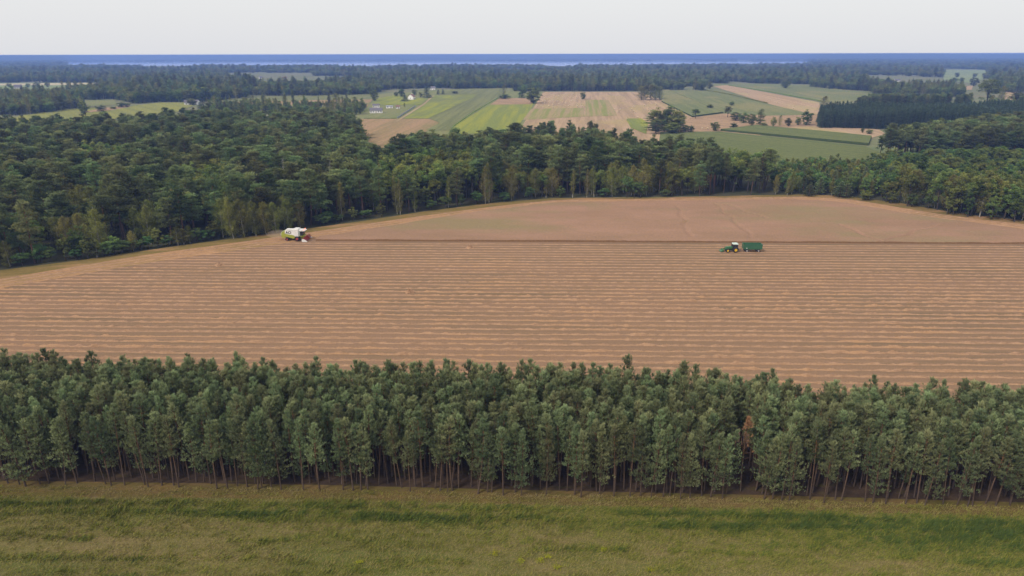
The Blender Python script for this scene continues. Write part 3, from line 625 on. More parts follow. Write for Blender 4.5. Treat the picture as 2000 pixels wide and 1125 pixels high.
FORCE = [(436, 464, 'wide', 1.0, 1.05), (458, 466, 'wide', 1.08, 1.1), (478, 463, 'wide', .98, 1.05), (500, 461, 'wide', .92, 1.0), (450, 458, 'wide', 1.1, 1.1), (520, 458, 'wide', .85, .9), (540, 455, 'wide', .82, .9), (566, 451, 'wide', .86, .95), (588, 447, 'wide', .78, .8), (492, 455, 'wide', 1., 1.), (555, 447, 'wide', .9, .9),
         (776, 418, 'birch', .95, .75), (782, 419, 'birch', .9, .7), (811, 414, 'birch', .8, .8), (876, 405, 'birch', .82, .8), (955, 396, 'birch', 1.08, .95), (948, 398, 'birch', 1., .9), (1066, 386, 'birch', .5, .7), (1118, 386, 'birch', .78, .8), (1146, 386, 'birch', .8, .6), (1160, 385, 'birch', .88, .8),
         (1698, 388, 'birch', .5, .75), (1537, 382, 'birch', .5, .7), (1625, 383, 'birch', .5, .8), (1580, 383, 'young', .42, 1.5), (1640, 385, 'young', .55, 1.8), (1652, 386, 'young', .5, 1.6), (1812, 408, 'bright', .8, .8), (1780, 404, 'bright', .7, .9),
         (1225, 386, 'bright', 1.2, 1.1), (1238, 387, 'bright', 1., 1.1), (1250, 386, 'bright', .9, 1.), (930, 399, 'bright', .7, 1.1), (1035, 389, 'bright', .7, 1.2), (870, 406, 'bright', .6, 1.1), (842, 410, 'bright', .55, 1.2), (640, 437, 'bright', .6, 1.3), (628, 439, 'bright', .5, 1.2),
         (80, 513, 'bright', .75, .8), (100, 511, 'bright', .6, .9), (172, 506, 'low', .7, .8), (190, 503, 'birch', .35, 1.1), (224, 497, 'low', .6, .8), (240, 494, 'bright', .5, 1.2), (290, 486, 'bright', .55, 1.1), (310, 483, 'low', .65, .75), (348, 479, 'birch', .4, 1.1), (360, 477, 'birch', .35, 1.), (385, 473, 'bright', .65, .9), (396, 471, 'bright', .5, 1.), (130, 509, 'low', .8, .8), (20, 521, 'birch', .5, 1.), (45, 519, 'bright', .5, 1.), (150, 508, 'bright', .45, 1.), (206, 500, 'bright', .55, 1.), (262, 490, 'wide', .5, .6), (275, 488, 'bright', .45, 1.), (330, 481, 'bright', .5, 1.), (372, 475, 'wide', .45, .55), (410, 469, 'bright', .5, .9), (660, 434, 'bright', .4, 1.), (690, 430, 'low', .5, .8), (715, 427, 'bright', .45, 1.), (745, 423, 'low', .5, .8), (900, 402, 'low', .5, .8), (985, 393, 'bright', .5, 1.), (1095, 386, 'low', .5, .9), (1180, 385, 'bright', .5, 1.), (1300, 384, 'bright', .4, 1.), (1690, 391, 'low', .4, .9), (1740, 398, 'low', .6, .9), (1850, 419, 'low', .8, .9), (1890, 424, 'low', .9, .9), (1935, 429, 'low', .9, .9), (1980, 434, 'low', .9, 1.)]
for f in FORCE: force(*f)
fx = np.array([(a, b) for a, b, k in forced if k in ('birch', 'wide')])
plan = [p for i, p in enumerate(plan) if i >= len(plan) - len(FORCE) or np.min(np.hypot(fx[:, 0] - p[0], fx[:, 1] - p[1])) > 2.0]
TXT = {'pine': ('tall mature pine with bare reddish trunk in the mixed wood beyond the stubble', 'mature pines of the mixed wood'),
       'birch': ('light olive birch with pale trunk in the wood edging the stubble field', 'birches of the mixed wood'),
       'broad': ('dark green broadleaf tree with rounded crown in the wood beyond the field', 'broadleaf trees of the mixed wood'),
       'bright': ('low bright green young tree along the lower edge of the wood', 'young bright trees of the mixed wood'),
       'young': ('short bushy green pine at the field edge of the wood', 'bushy pines of the mixed wood')}
TXT['low'] = ('dark green bushy tree with foliage down to the ground at the wood edge', 'bushy trees of the wood edge'); TXT['wide'] = ('broad olive green birch with drooping crown reaching low at the wood edge', 'wide birches of the wood edge')
LIM = {'low': 280, 'wide': 280, 'pine': 300, 'birch': 290, 'broad': 290, 'bright': 280, 'young': 0}
UNQ = {}
by = {}
for p in plan: by.setdefault(p[2], []).append(p)
kh = Kind('bushy_pine', [young_pine(45, 13, .06, 2.0), young_pine(46, 13, .08, 2.2)], 'bark_young', 'needle_young', 'pine tree')
for k, L_ in by.items():
    L_.sort(key=lambda p: math.hypot(p[0], p[1])); cnt = 0; rest = []
    for (x, y, _, v, h, wd) in L_:
        px, py = px_of(x, y, 8); rot = (rng.normal(0, .03), rng.normal(0, .03), rng.uniform(0, 6.28)); scl = np.array([wd, wd, h])
        if k == 'young':
            kh.place(v % 2, x, y, scl, rot, *TXT[k]); continue
        if cnt < LIM[k] and -30 < px < 2030: cnt += 1; K[k].place(v, x, y, scl, rot, *TXT[k])
        else: rest.append(((x, y), scl, rot))
    print('KIND', k, cnt, len(rest))
    if rest:
        nm = {'low': 'bushy_wood', 'wide': 'wide_birch_wood', 'pine': 'pine_wood', 'birch': 'birch_wood', 'broad': 'broadleaf_wood', 'bright': 'young_wood'}[k]; lb = {'low': 'far bushy trees of the thicket', 'wide': 'far broad birches of the thicket', 'pine': 'far ranks of pines massed in the wood behind its edge', 'birch': 'far pale birches mixed into the wood behind its edge', 'broad': 'far broadleaf trees mixed into the wood', 'bright': 'far low green trees of the thicket'}[k]
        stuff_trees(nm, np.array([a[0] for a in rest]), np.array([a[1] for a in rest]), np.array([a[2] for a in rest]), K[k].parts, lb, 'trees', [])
kb = Kind('bare_birch', [birch(75, 19, 2.0, .35, 24, bare=True), birch(76, 18, 1.8, .4, 20, bare=True)], 'bark_birch', 'leaf_birch', 'birch tree')
p = gp(563, 405); kb.place(0, p[0], p[1], (1.1, 1.1, 1.2), (0, 0, 0), 'bare white dead birch rising above the wood behind the combine', None)
p = gp(650, 400); kb.place(1, p[0], p[1], (1, 1, 1.15), (0, .04, 1), 'thin leafless birch top poking above the pines right of the bare white one', None)
# ------------------------------------------------------------------ fields, meadows and tracks in the distance
def ang(a, b): A, B = gp(*a), gp(*b); d = B - A; return math.atan2(d[1], d[0])
A_C, A_R, A_L, A_X = ang((1143, 228), (1145, 180)), ang((1412, 222), (1305, 177)), ang((880, 250), (975, 180)), ang((1405, 257), (1690, 285))
def fm(n, A, B, a, **k):
    kw = dict(sx=.004, sy=.13, rz=a, lo=.43, hi=.57, cs=.012, fine=.25); kw.update(k); return m_field(n, A, B, **kw)
PINK, PINK2, OCH = (0.392, 0.276, 0.176), (0.301, 0.216, 0.135), (0.329, 0.248, 0.123)
GRN, GRN2, OLV, LIME, LIME2 = (0.141, 0.161, 0.069), (0.173, 0.184, 0.085), (0.192, 0.188, 0.085), (0.246, 0.254, 0.049), (0.182, 0.208, 0.062)
FM = {'pc': fm('stubble_pale', PINK, PINK2, A_C, C=(0.347, 0.266, 0.131)), 'pr': fm('stubble_rose', PINK, (0.329, 0.230, 0.139), A_R, C=(0.365, 0.286, 0.155)), 'px': fm('fallow_rose', (0.347, 0.234, 0.142), (0.283, 0.194, 0.119), A_X),
      'pl': fm('fallow_brown', (0.310, 0.208, 0.119), (0.246, 0.184, 0.094), A_L, C=(0.173, 0.184, 0.073), clo=.5, chi=.66), 'lime': fm('lime_field', LIME, LIME2, A_L, C=(0.169, 0.184, 0.069)), 'olive': fm('olive_field', (0.182, 0.188, 0.082), (0.141, 0.152, 0.069), A_L, sy=.2),
      'green': fm('green_field_far', GRN2, GRN, A_R, C=(0.210, 0.198, 0.090)), 'greenx': fm('maize', (0.137, 0.152, 0.059), (0.113, 0.134, 0.053), A_X, sy=.3), 'gc': fm('green_stubble', (0.218, 0.226, 0.073), (0.310, 0.240, 0.131), A_C, sy=.2),
      'yard': fm('yard_grass', (0.164, 0.184, 0.073), (0.200, 0.198, 0.090), A_L), 'mead': fm('meadow', (0.182, 0.230, 0.106), (0.228, 0.254, 0.123), 0., sy=.03), 'pale': fm('pale_field', (0.456, 0.396, 0.261), (0.383, 0.340, 0.220), 0., sy=.03), 'sand': fm('track_sand', (0.365, 0.286, 0.172), (0.301, 0.230, 0.131), A_L),
      'mside': fm('maize_stalks', (0.046, 0.070, 0.028), (0.064, 0.082, 0.032), 0.), 'farlime': fm('far_lime', (0.228, 0.226, 0.062), (0.192, 0.198, 0.066), A_X)}
PAR = [('meadow', 'yard', [(690, 285), (700, 205), (735, 184), (850, 176), (980, 171), (1070, 176), (1070, 262), (900, 290)], 0),
       ('stubble_field', 'pc', [(1061, 179.5), (1250, 179.5), (1300, 198), (1352, 229), (1600, 226), (1640, 250), (1500, 262), (1320, 290), (1230, 290), (1010, 262)], 0),
       ('fallow_field', 'px', [(1325, 240), (1352, 229.5), (1412, 222), (1600, 225), (1610, 249), (1500, 251), (1405, 257.5), (1330, 263)], 0),
       ('maize_field', 'green', [(1293, 176), (1306, 176), (1412, 221), (1352, 229), (1292, 199)], 1.4),
       ('pasture', 'green', [(1307, 176), (1372, 175), (1392, 172), (1500, 203), (1600, 224), (1500, 226), (1425, 221), (1413, 221)], 0),
       ('stubble_field', 'pr', [(1392, 168), (1422, 166.5), (1500, 181), (1600, 200), (1606, 225), (1590, 224), (1500, 203)], 0),
       ('pasture', 'green', [(1375, 163), (1500, 164), (1580, 165), (1697, 176), (1712, 187), (1650, 202), (1605, 199), (1500, 179), (1422, 166), (1380, 170)], 0),
       ('stubble_field', 'pc', [(1495, 252), (1600, 246), (1717, 253), (1730, 262), (1700, 270), (1600, 261)], 0),
       ('pasture', 'greenx', [(1290, 258), (1405, 257), (1690, 285.5), (1720, 300), (1690, 330), (1280, 320)], 0),
       ('maize_field', 'greenx', [(1407, 256), (1480, 247.5), (1500, 250), (1600, 259), (1702, 269.5), (1696, 284.5)], 1.7),
       ('green_strip', 'gc', [(1144, 195), (1188, 195.5), (1206, 226), (1143.5, 228)], 0), ('green_strip', 'gc', [(1038, 213), (1140, 211), (1142, 228), (1010, 235)], 0),
       ('meadow', 'lime', [(1222, 232), (1252, 231.5), (1266, 240), (1262, 262), (1232, 250)], 0),
       ('fallow_field', 'pl', [(690, 232.5), (838, 232.5), (858, 240), (770, 300), (690, 290)], 0),
       ('meadow', 'lime', [(848, 187), (928, 184), (925, 190), (836, 232), (786, 231.5), (826, 205)], 0),
       ('olive_field', 'olive', [(887, 175), (978, 174), (974, 192), (880, 255), (830, 255), (860, 240), (838, 232), (925, 190), (928, 184), (850, 185)], 0),
       ('meadow', 'lime', [(977, 191), (1046, 192), (1036, 215), (1000, 262), (876, 262), (885, 248)], 0),
       ('stubble_field', 'px', [(957, 205), (976, 192), (1046, 191.5), (1038, 204)], 0),
       ('meadow', 'lime', [(727, 205), (733, 194), (772, 186), (835, 194), (822, 205)], 0),
       ('green_strip', 'olive', [(430, 187), (730, 183), (728, 194.5), (640, 195.5), (430, 200)], 0),
       ('fallow_field', 'pl', [(430, 200), (640, 195.5), (728, 194.5), (716, 210), (640, 212), (430, 214)], 0),
       ('track', 'sand', [(771, 238), (777, 238), (829, 205), (848, 187), (846, 187), (824, 205)], 0),
       ('meadow', 'farlime', [(20, 236), (40, 226), (125, 214.5), (160, 210), (208, 212), (252, 208), (310, 201), (358, 200.5), (378, 207), (345, 219), (230, 232), (100, 246)], 0),
       ('meadow', 'yard', [(160, 197), (225, 195), (228, 205), (175, 208)], 0), ('stubble_field', 'px', [(206, 211), (252, 206), (255, 209), (215, 216), (150, 222)], 0),
       ('meadow', 'mead', [(-300, 181), (-300, 164), (205, 161.5), (206, 166), (130, 170), (100, 176), (0, 178)], 0), ('pale_field', 'pale', [(-100, 167), (-100, 164.5), (205, 161.8), (204, 164.3), (100, 167)], 0),
       ('meadow', 'mead', [(1840, 136.5), (1928, 137), (1924, 153), (1900, 163), (1843, 157)], 0), ('pale_field', 'pale', [(1728, 165.5), (1830, 162.5), (1832, 165.5), (1760, 168)], 0), ('stubble_field', 'pc', [(1735, 180), (1748, 166), (1782, 166), (1779, 180)], 0),
       ('stubble_field', 'pc', [(1875, 176), (1880, 168), (1900, 168), (1898, 176)], 0), ('stubble_field', 'pc', [(1960, 204), (1964, 180), (1985, 180), (1978, 204)], 0), ('meadow', 'mead', [(1716, 144), (1716, 138.5), (1748, 138.5), (1746, 144)], 0),
       ('pale_field', 'pale', [(1500, 142), (1500, 138.5), (1548, 138.5), (1545, 142)], 0), ('pale_field', 'pale', [(222, 155), (232, 148.5), (262, 148.5), (254, 156)], 0), ('pale_field', 'pale', [(250, 150.8), (250, 148.6), (420, 147.6), (420, 149.8)], 0), ('pale_field', 'pale', [(940, 150), (945, 147), (1030, 147), (1030, 150)], 0),
       ('pale_field', 'pale', [(1392, 146), (1392, 143.2), (1430, 143.2), (1430, 146)], 0), ('pale_field', 'pale', [(1700, 141), (1700, 139.5), (1760, 139.5), (1760, 141)], 0),
       ('pasture', 'greenx', [(1740, 330), (1880, 212), (1900, 200), (2000, 195), (2200, 200), (2200, 330)], 0)]
clear = []
for i, (n, m, pts, h) in enumerate(PAR):
    P = gpoly(pts); sheet(n, P, .06 + .016 * i, FM[m], h, FM['mside'] if h else None)
    if pts[0][1] < 215: clear.append(P)
def hedge_strip(pts, wd, h, label):                            # narrow hedges along field edges
    pl = resample(gpoly(pts), 1.5); r = np.random.default_rng(int(pts[0][0])); g = Geo(); n = len(pl) * 26
    k = r.integers(0, len(pl), n); P = np.c_[pl[k] + r.normal(0, wd * .35, (n, 2)), np.abs(r.normal(.45, .3, n)) * h]
    V, Q, ti = leaves(P, r.uniform(.4, .9, n), r, r.random(n), .7); g.add(V, Q=Q, tint=ti); tag(g.obj('hedge', [M['leaf_broad']]), label, 'hedge', 'low hedges along far field edges')
hedge_strip([(1308, 178), (1345, 194), (1412, 221.5)], 1.5, 1.6, 'thin dark hedge running down between the two green fields right of the tree clump')
hedge_strip([(1372, 175.5), (1420, 184), (1500, 202.5)], 1.6, 1.6, 'thin dark hedge along the upper edge of the striped pasture')
hedge_strip([(1422, 167), (1500, 179.5), (1602, 198)], 1.8, 1.6, 'dark hedge between the rosy stubble and the upper pasture')
hedge_strip([(884, 249), (925, 220), (972, 192)], 1., 1.0, 'dark grassy ridge line between the olive field and the lime meadow')
hedge_strip([(712, 232), (776, 232)], .6, .9, 'low dark hedge at the lower end of the house yard')

# lake and far hills
m, t, out = nodes('water'); b = t.nodes.new('ShaderNodeBsdfPrincipled'); b.inputs['Base Color'].default_value = (.50, .56, .62, 1); b.inputs['Roughness'].default_value = .03; b.inputs['Specular IOR Level'].default_value = .8; t.links.new(b.outputs[0], out.inputs[0]); M['water'] = m
LAKE = np.array(bases([(130, 130.5), (330, 129), (420, 130.5), (700, 131), (860, 129), (1020, 130), (1230, 129.5), (1400, 128.5), (1580, 126.5), (1580, 118.6), (1200, 118.8), (900, 118.8), (130, 120.5)]))
sheet('lake', LAKE, .7, M['water'])
M['hill'] = m_leaf('hill_wood', (.03, .045, .03), (.05, .07, .04)); M['hillg'] = m_field('hills', (.04, .055, .035), (.055, .07, .04), .004, .004, 0, fine=.02)
hx = np.arange(-11500, 11501, 60.); hy = np.linspace(7600, 14500, 60); HX, HY = np.meshgrid(hx, hy)
u_ = HX / HY; crest = 64 - HY * ((np.interp(u_ * F + 1000, [-300, 0, 700, 1000, 1300, 1700, 1850, 2000, 2300], [106.0, 106.0, 105.7, 105.6, 105.3, 105.6, 106.8, 107.3, 107.3]) - 105.5) / F)
prof = np.clip((HY - 7600) / 3600, 0, 1); prof = prof * prof * (3 - 2 * prof)
HZ = .8 + prof * (crest - 2.5) * (.86 + .14 * vnoise(HX / 900, HY / 700, 81)) + prof * 2.6 * vnoise(HX / 110, HY / 200, 82) + 1.2 * prof * vnoise(HX / 60, HY / 60, 83)
HZ = np.minimum(HZ + prof * 7 * (vnoise(HX / 420, HY / 900, 84) - .4), np.minimum(np.maximum(crest, 1) + 4, 63.8)); HZ[-1] = 0
g = Geo(); nx = len(hx); i = np.arange(len(hy) - 1)[:, None] * nx; j = np.arange(nx - 1)[None, :]; g.add(np.stack([HX, HY, HZ], -1).reshape(-1, 3), Q=np.stack([i + j, i + j + 1, i + nx + j + 1, i + nx + j], -1).reshape(-1, 4))
tag(g.obj('hills', [M['hillg']], smooth=True), kind='structure')

# ------------------------------------------------------------------ single trees standing on the far fields
def merged(b, bark, leaf, name):
    tr, cr = b; g = Geo(); g.add(np.concatenate(tr.V), Q=np.concatenate(tr.Q), m=0); g.add(np.concatenate(cr.V), T=np.concatenate(cr.T) if cr.T else None, Q=np.concatenate(cr.Q) if cr.Q else None, m=1, tint=np.concatenate(cr.tint))
    return g.mesh(name, [M[bark], M[leaf]])
ME = {'b': [(merged(broadleaf(120 + i, 14, 4.5, -.08, 70, .5, 80, False), 'bark_dark', 'leaf_broad', 'round_tree'), 13.2, 4.0) for i in range(3)], 'o': [(merged(broadleaf(130 + i, 14, 4.4, .2, 50, .45, 75), 'bark_dark', 'leaf_broad', 'open_tree'), 13.2, 4.0) for i in range(2)],
      's': [(merged(spruce(140 + i, 16), 'bark_dark', 'needle_spruce', 'spruce'), 15.5, 2.1) for i in range(2)], 'p': [(merged(forest_pine(150 + i, 20, .12, 1.15), 'bark_pine', 'needle_pine', 'pine'), 20, 3.4) for i in range(3)], 'h': [(merged(birch(160 + i, 18, 2.6, .08), 'bark_birch', 'leaf_birch', 'birch'), 17.5, 2.4) for i in range(2)]}
NM = {'b': 'broadleaf_tree', 'o': 'broadleaf_tree', 's': 'spruce_tree', 'p': 'pine_tree', 'h': 'birch_tree'}
def lone(k, px, yb, yt, wpx, label, group=None):
    x, y = gp(px, yb); v = (562.5 - yt) / F; a = math.hypot(x, y); slope = (sp - v * cp) / math.hypot(cp + v * sp, (px - 1000) / F); h = H - a * slope
    iv = int(rng.integers(0, len(ME[k]))); me, h0, w0 = ME[k][iv]; o = bpy.data.objects.new(NM[k], me); COL.objects.link(o); o.location = (x, y, 0)
    s = wpx * depth_of(x, y) / F / (2 * w0); o.scale = (s, s, h / h0); o.rotation_euler = (0, 0, rng.uniform(0, 6.28)); tag(o, label, 'tree', group); FIRST.setdefault((k, iv), o)
FIRST = {}
for a in [('b', 1041, 202, 168, 33, 'large round dark tree at the left edge of the baled stubble'), ('b', 1019, 192, 166, 19, 'dark rounded tree touching the large round one on its left'), ('b', 1139, 194.5, 179, 13, 'small lollipop tree standing alone in the baled stubble'),
          ('b', 731, 197, 173, 18, 'egg shaped dark tree at the end of the brown field'), ('h', 655, 214, 180, 30, 'tall loose tree rising over the left brown field'), ('h', 693, 210, 187, 20, 'grey green bushy tree in front of the left brown field'), ('b', 711, 213, 199, 13, 'low round bush beside the white house yard'),
          ('b', 774, 188.5, 178, 9, 'small square shaped tree left of the red roofed house'), ('b', 785, 189, 172, 14, 'round tree directly behind the dark conifer near the red roofed house'), ('s', 791, 198, 185, 15, 'dark dense conifer left of the red roofed house'), ('b', 810, 186, 174, 12, 'pale tree behind the red roofed house'), ('b', 822, 190, 178, 9, 'round tree right of the red roofed house'), ('s', 834, 191, 169, 17, 'tall pointed conifer at the corner of the lime field'), ('s', 856, 184, 175, 7, 'small pointed conifer next along the lime field edge'), ('s', 865, 184, 174, 7, 'second small conifer along the lime field edge'), ('b', 888, 183, 177, 14, 'low bush at the end of the conifer row by the lime field'),
          ('h', 986, 191, 165, 14, 'feathery tree above the dark bush at the olive field corner'), ('b', 986, 193, 183, 24, 'low dark bush at the olive field corner'), ('b', 790, 209, 200, 4, 'tiny sapling in the yard'),
          ('o', 1358, 231.5, 212, 18, 'open crowned tree alone at the corner of the green field'), ('b', 1387, 213, 204, 14, 'round bush on the hedge line in the green field'), ('b', 1429, 206, 198.5, 11, 'small round bush alone in the striped pasture'), ('o', 1421, 229, 208, 17, 'dark upright tree beside the cluster on the rosy fallow'),
          ('b', 1437, 235.5, 219, 24, 'spreading dark tree at the left of the fallow cluster'), ('b', 1452, 240, 220, 22, 'dark tree in the middle of the fallow cluster'), ('b', 1468, 245, 222, 20, 'darkest tree on the right of the fallow cluster'), ('p', 1484, 247, 214, 18, 'tall pine rising over the fallow cluster'), ('b', 1492, 249, 239, 13, 'low bush below the tall pine of the fallow cluster'),
          ('b', 1396, 255.5, 237, 19, 'bright rounded bush at the maize corner'), ('b', 1432, 252, 240, 16, 'low dome bush on the rosy fallow'), ('b', 1338, 258, 244, 16, 'left of two bushes beside the dark tree clump'), ('b', 1349, 258, 245, 14, 'right of two bushes beside the dark tree clump'),
          ('b', 1510, 247.5, 228, 12, 'left slim tree of the row before the spruce belt'), ('h', 1524, 246.5, 225, 11, 'thin brownish tree in the row before the spruce belt'), ('b', 1539, 246.5, 230, 14, 'third small round tree of the row before the spruce belt'), ('b', 1558, 244.5, 228, 13, 'pale bushy tree of the row before the spruce belt'), ('b', 1575, 244.5, 215, 21, 'largest dark tree of the row before the spruce belt'),
          ('b', 1534, 172, 158, 20, 'lone round tree in the upper pasture'), ('b', 1386, 173.5, 159, 13, 'square dark tree at the wood corner'), ('h', 1610, 222, 187, 20, 'pale tall birch at the head of the spruce belt'), ('o', 1925, 212, 155, 46, 'big broad crowned tree towering at the right'), ('h', 1955, 208, 168, 24, 'olive tree leaning beside the big broad crowned one'), ('b', 1985, 201, 180, 26, 'round dark tree on the right hand stubble'),
          ('b', 1684, 259.5, 250, 7, 'tiny brown tree on the stubble strip'), ('b', 1698, 262, 253.5, 13, 'small round bush on the stubble strip end'), ('b', 1862, 161, 152.5, 17, 'wide tree in the pale green meadow'), ('b', 1878, 162, 152.5, 10, 'round tree just right of the wide meadow tree'), ('b', 1869, 151, 142.5, 10, 'upper tree in the pale green meadow'), ('b', 1903, 151, 144, 10, 'right hand tree in the pale green meadow'), ('b', 1901, 168, 152, 18, 'grey tree below the pale green meadow'),
          ('b', 18, 170, 160, 10, 'tree left of the far white gabled house'), ('b', 55, 171, 160, 10, 'tree right of the far white gabled house'), ('b', 74, 170, 158, 11, 'pale tree between the far meadow strips'), ('b', 93, 170.5, 157, 10, 'dark round tree on the far meadow strip'), ('b', 237, 210, 198, 18, 'bushy tree at the lime meadow end'), ('b', 198, 218, 203, 20, 'dark tree over the tip of the lime meadow'), ('b', 222, 213, 206, 14, 'small dark bush at the pink patch'), ('b', 248, 209, 199, 13, 'round bush at the pink patch end'), ('s', 398, 212, 180, 20, 'grey conifer by the far left farm'), ('b', 375, 205, 190, 18, 'reddish round tree by the far left farm'), ('b', 425, 206, 185, 22, 'green round tree right of the far left farm'), ('h', 480, 213, 188, 18, 'brownish slim tree at the brown field left end')]:
    lone(*a)
for i, (px, yb, yt, w_) in enumerate([(1253, 195, 167, 13), (1262, 195.5, 165, 13), (1271, 195.5, 164.5, 13), (1280, 195.5, 165, 13), (1288, 195, 168, 11)]): lone('h', px, yb, yt, w_ * 1.75, 'pale stemmed poplar in the rounded grove between stubble and green field', 'poplars of the rounded grove')
for i, (px, yb, yt, w_) in enumerate([(1275, 254, 216, 17), (1286, 255, 211, 18), (1297, 256, 209, 18), (1308, 257, 208, 18), (1319, 258, 211, 18), (1325, 256, 218, 14), (1281, 260, 236, 14), (1312, 259.5, 238, 16)]): lone('b' if i % 3 else 'p', px, yb + 1, yt, w_ * 1.9, 'dark tree of the domed clump standing on the stubble', 'trees of the domed clump')

# ------------------------------------------------------------------ tree belts and far woods (each reads as one mass)
PB = [[FIRST[('b', i)]] for i in range(3)] * 2 + [[FIRST[('o', 0)]], [FIRST[('h', 0)]], K['pine'].parts[4]]; PBM = PB + [[FIRST[('h', 1)]], K['birch'].parts[2], K['broad'].parts[1]]
def belt(name, poly, s, protos, label, hr, wr, jit=.45):
    P = scatter(np.array(poly), s, .2, jit); n = len(P); px, _ = px_of(P[:, 0], P[:, 1]); P = P[(px > -300) & (px < 2300)]; n = len(P)
    h = rng.uniform(*hr, n) * (.85 + .3 * vnoise(P[:, 0] / 45, P[:, 1] / 45, 91)); wd = rng.uniform(*wr, n)
    stuff_trees(name, P, np.stack([wd, wd, h], 1), np.c_[np.zeros((n, 2)), rng.uniform(0, 6.28, n)], protos, label, 'trees', [])
SPR = K['spruce']
p0 = gp(1604, 250); K['spruce'].place(0, p0[0], p0[1], (1.2, 1.2, 1.05), (0, 0, 0), 'corner spruce at the left end of the dark spruce belt', 'corner spruces of the dark belt')
p0 = gp(1612, 250); K['spruce'].place(1, p0[0], p0[1], (1.2, 1.2, 1.), (0, 0, 0), 'second spruce in from the left end of the dark spruce belt', 'corner spruces of the dark belt')
p0 = gp(1620, 250); K['spruce'].place(2, p0[0], p0[1], (1.2, 1.2, 1.03), (0, 0, 1), 'third spruce in from the left end of the dark spruce belt', 'corner spruces of the dark belt')
belt('spruce_belt', bases([(1600, 249), (1700, 252), (1800, 253), (1900, 256), (2050, 258)]) + tops([(2050, 200), (1880, 201), (1750, 202), (1640, 203), (1603, 205)], 15), 3.4, SPR.parts, 'dense belt of dark blue green spruces at the stubble end', (.85, 1.12), (.95, 1.35))
belt('pine_belt', bases([(1672, 215), (1760, 214), (1890, 216), (1895, 212)]) + tops([(1885, 192), (1840, 187), (1700, 185), (1675, 190)], 15), 4.5, K['pine'].parts, 'second dark belt of pines behind the spruces', (.72, .88), (.9, 1.2))
belt('broadleaf_belt', bases([(-320, 226), (0, 226), (60, 224.5), (110, 218), (160, 210)]) + tops([(163, 203), (150, 190), (125, 175), (60, 174), (0, 178), (-320, 184)], 14), 8., PBM, 'dark wood at the far left beside the lime meadow', (.9, 1.15), (1.1, 1.5))
belt('mixed_wood', bases([(135, 195), (225, 195), (265, 203), (310, 200), (360, 200), (420, 197), (480, 192)]) + tops([(505, 158), (480, 151), (400, 152), (260, 153), (115, 168)], 17), 11., PB, 'large mixed wood behind the left lime meadow', (1.0, 1.4), (1.3, 2.0))
belt('mixed_wood', bases([(400, 216), (470, 213), (640, 213), (700, 211), (712, 216)]) + bases([(700, 226), (560, 222), (420, 226)]), 9., PBM, 'loose trees along the brown field behind the main wood', (.5, 1.1), (.7, 1.0))
belt('mixed_wood', bases([(498, 187.5), (545, 188), (620, 187), (726, 184.5), (745, 178)]) + tops([(745, 160), (620, 163), (500, 165)], 15), 10., PB, 'dark wood edge above the brown field', (.9, 1.2), (1.2, 1.7))
belt('mixed_wood', bases([(1000, 178.5), (1060, 179), (1080, 178.5), (1160, 178.5), (1250, 178.5), (1372, 174), (1376, 170)]) + tops([(1372, 158), (1200, 150), (1000, 152)], 17), 11., PB, 'dark wood closing off the striped stubble fields', (1.0, 1.4), (1.3, 1.9))
belt('mixed_wood', bases([(1585, 170), (1650, 176), (1705, 179)]) + tops([(1720, 158), (1580, 152)], 16), 11., PB, 'dark wood above the upper pasture', (.95, 1.25), (1.3, 1.8))
belt('mixed_wood', bases([(1698, 184), (1760, 188), (1880, 190)]) + bases([(1880, 178), (1790, 176), (1700, 176)]), 9., PBM, 'bushy trees between the upper pasture and the spruces', (.9, 1.2), (1., 1.3))
belt('mixed_wood', bases([(1945, 180), (2000, 182), (2300, 186)]) + tops([(2300, 138), (1935, 142)], 16), 11., PB, 'dark wood at the far right behind the big crowned tree', (1., 1.35), (1.3, 1.8))
belt('mixed_wood', bases([(1890, 236), (1940, 226), (2300, 226), (2300, 214), (1930, 214)]), 9., PBM, 'mixed crowns behind the right hand pines', (.8, 1.1), (1., 1.2))
FRONTL = [(-400, 163), (205, 161), (330, 176), (500, 178), (728, 178), (745, 176), (850, 172), (890, 174), (1010, 172), (1060, 176), (1250, 176), (1372, 170), (1392, 163), (1500, 163.5), (1580, 165), (1650, 170), (1700, 174), (1800, 172), (2000, 174), (2400, 176)]
fl = gpoly(FRONTL)
def far_wood(d0, d1, s, hs, ws):
    P = scatter(np.array([(-.95 * d1, d0), (.95 * d1, d0), (.95 * d1, d1), (-.95 * d1, d1)]), s, .1, .48)
    px, py = px_of(P[:, 0], P[:, 1]); fy = np.interp(px, [q[0] for q in FRONTL], [q[1] for q in FRONTL]); ok = (py < fy) & (px > -320) & (px < 2320)
    for c in clear: ok &= ~inside(P, c)
    ok &= ~inside(P, LAKE)
    sparse = vnoise(P[:, 0] / 260, P[:, 1] / 420, 95); ok &= ~((sparse > .66) & (P[:, 1] > 1350))
    right = (px > 1640) & (py > 136) & (py < 176) & (px < 1935); ok &= ~(right & (vnoise(P[:, 0] / 70, P[:, 1] / 160, 96) > .62))
    left = (px < 520) & (py > 141) & (py < 163); ok &= ~(left & (vnoise(P[:, 0] / 60, P[:, 1] / 120, 97) > .66))
    P = P[ok]; n = len(P); h = rng.uniform(.9, 1.3, n) * hs * (.8 + .4 * vnoise(P[:, 0] / 120, P[:, 1] / 120, 98)); wd = rng.uniform(.85, 1.25, n) * ws
    print('FAR', n); return P, np.stack([wd, wd, h], 1)
fw = [far_wood(1050, 1900, 11.5, .95, 1.6), far_wood(1900, 3100, 18., .95, 2.4), far_wood(3100, 7400, 30., .72, 4.0)]
FP = np.concatenate([a for a, b in fw]); FS = np.concatenate([b for a, b in fw])
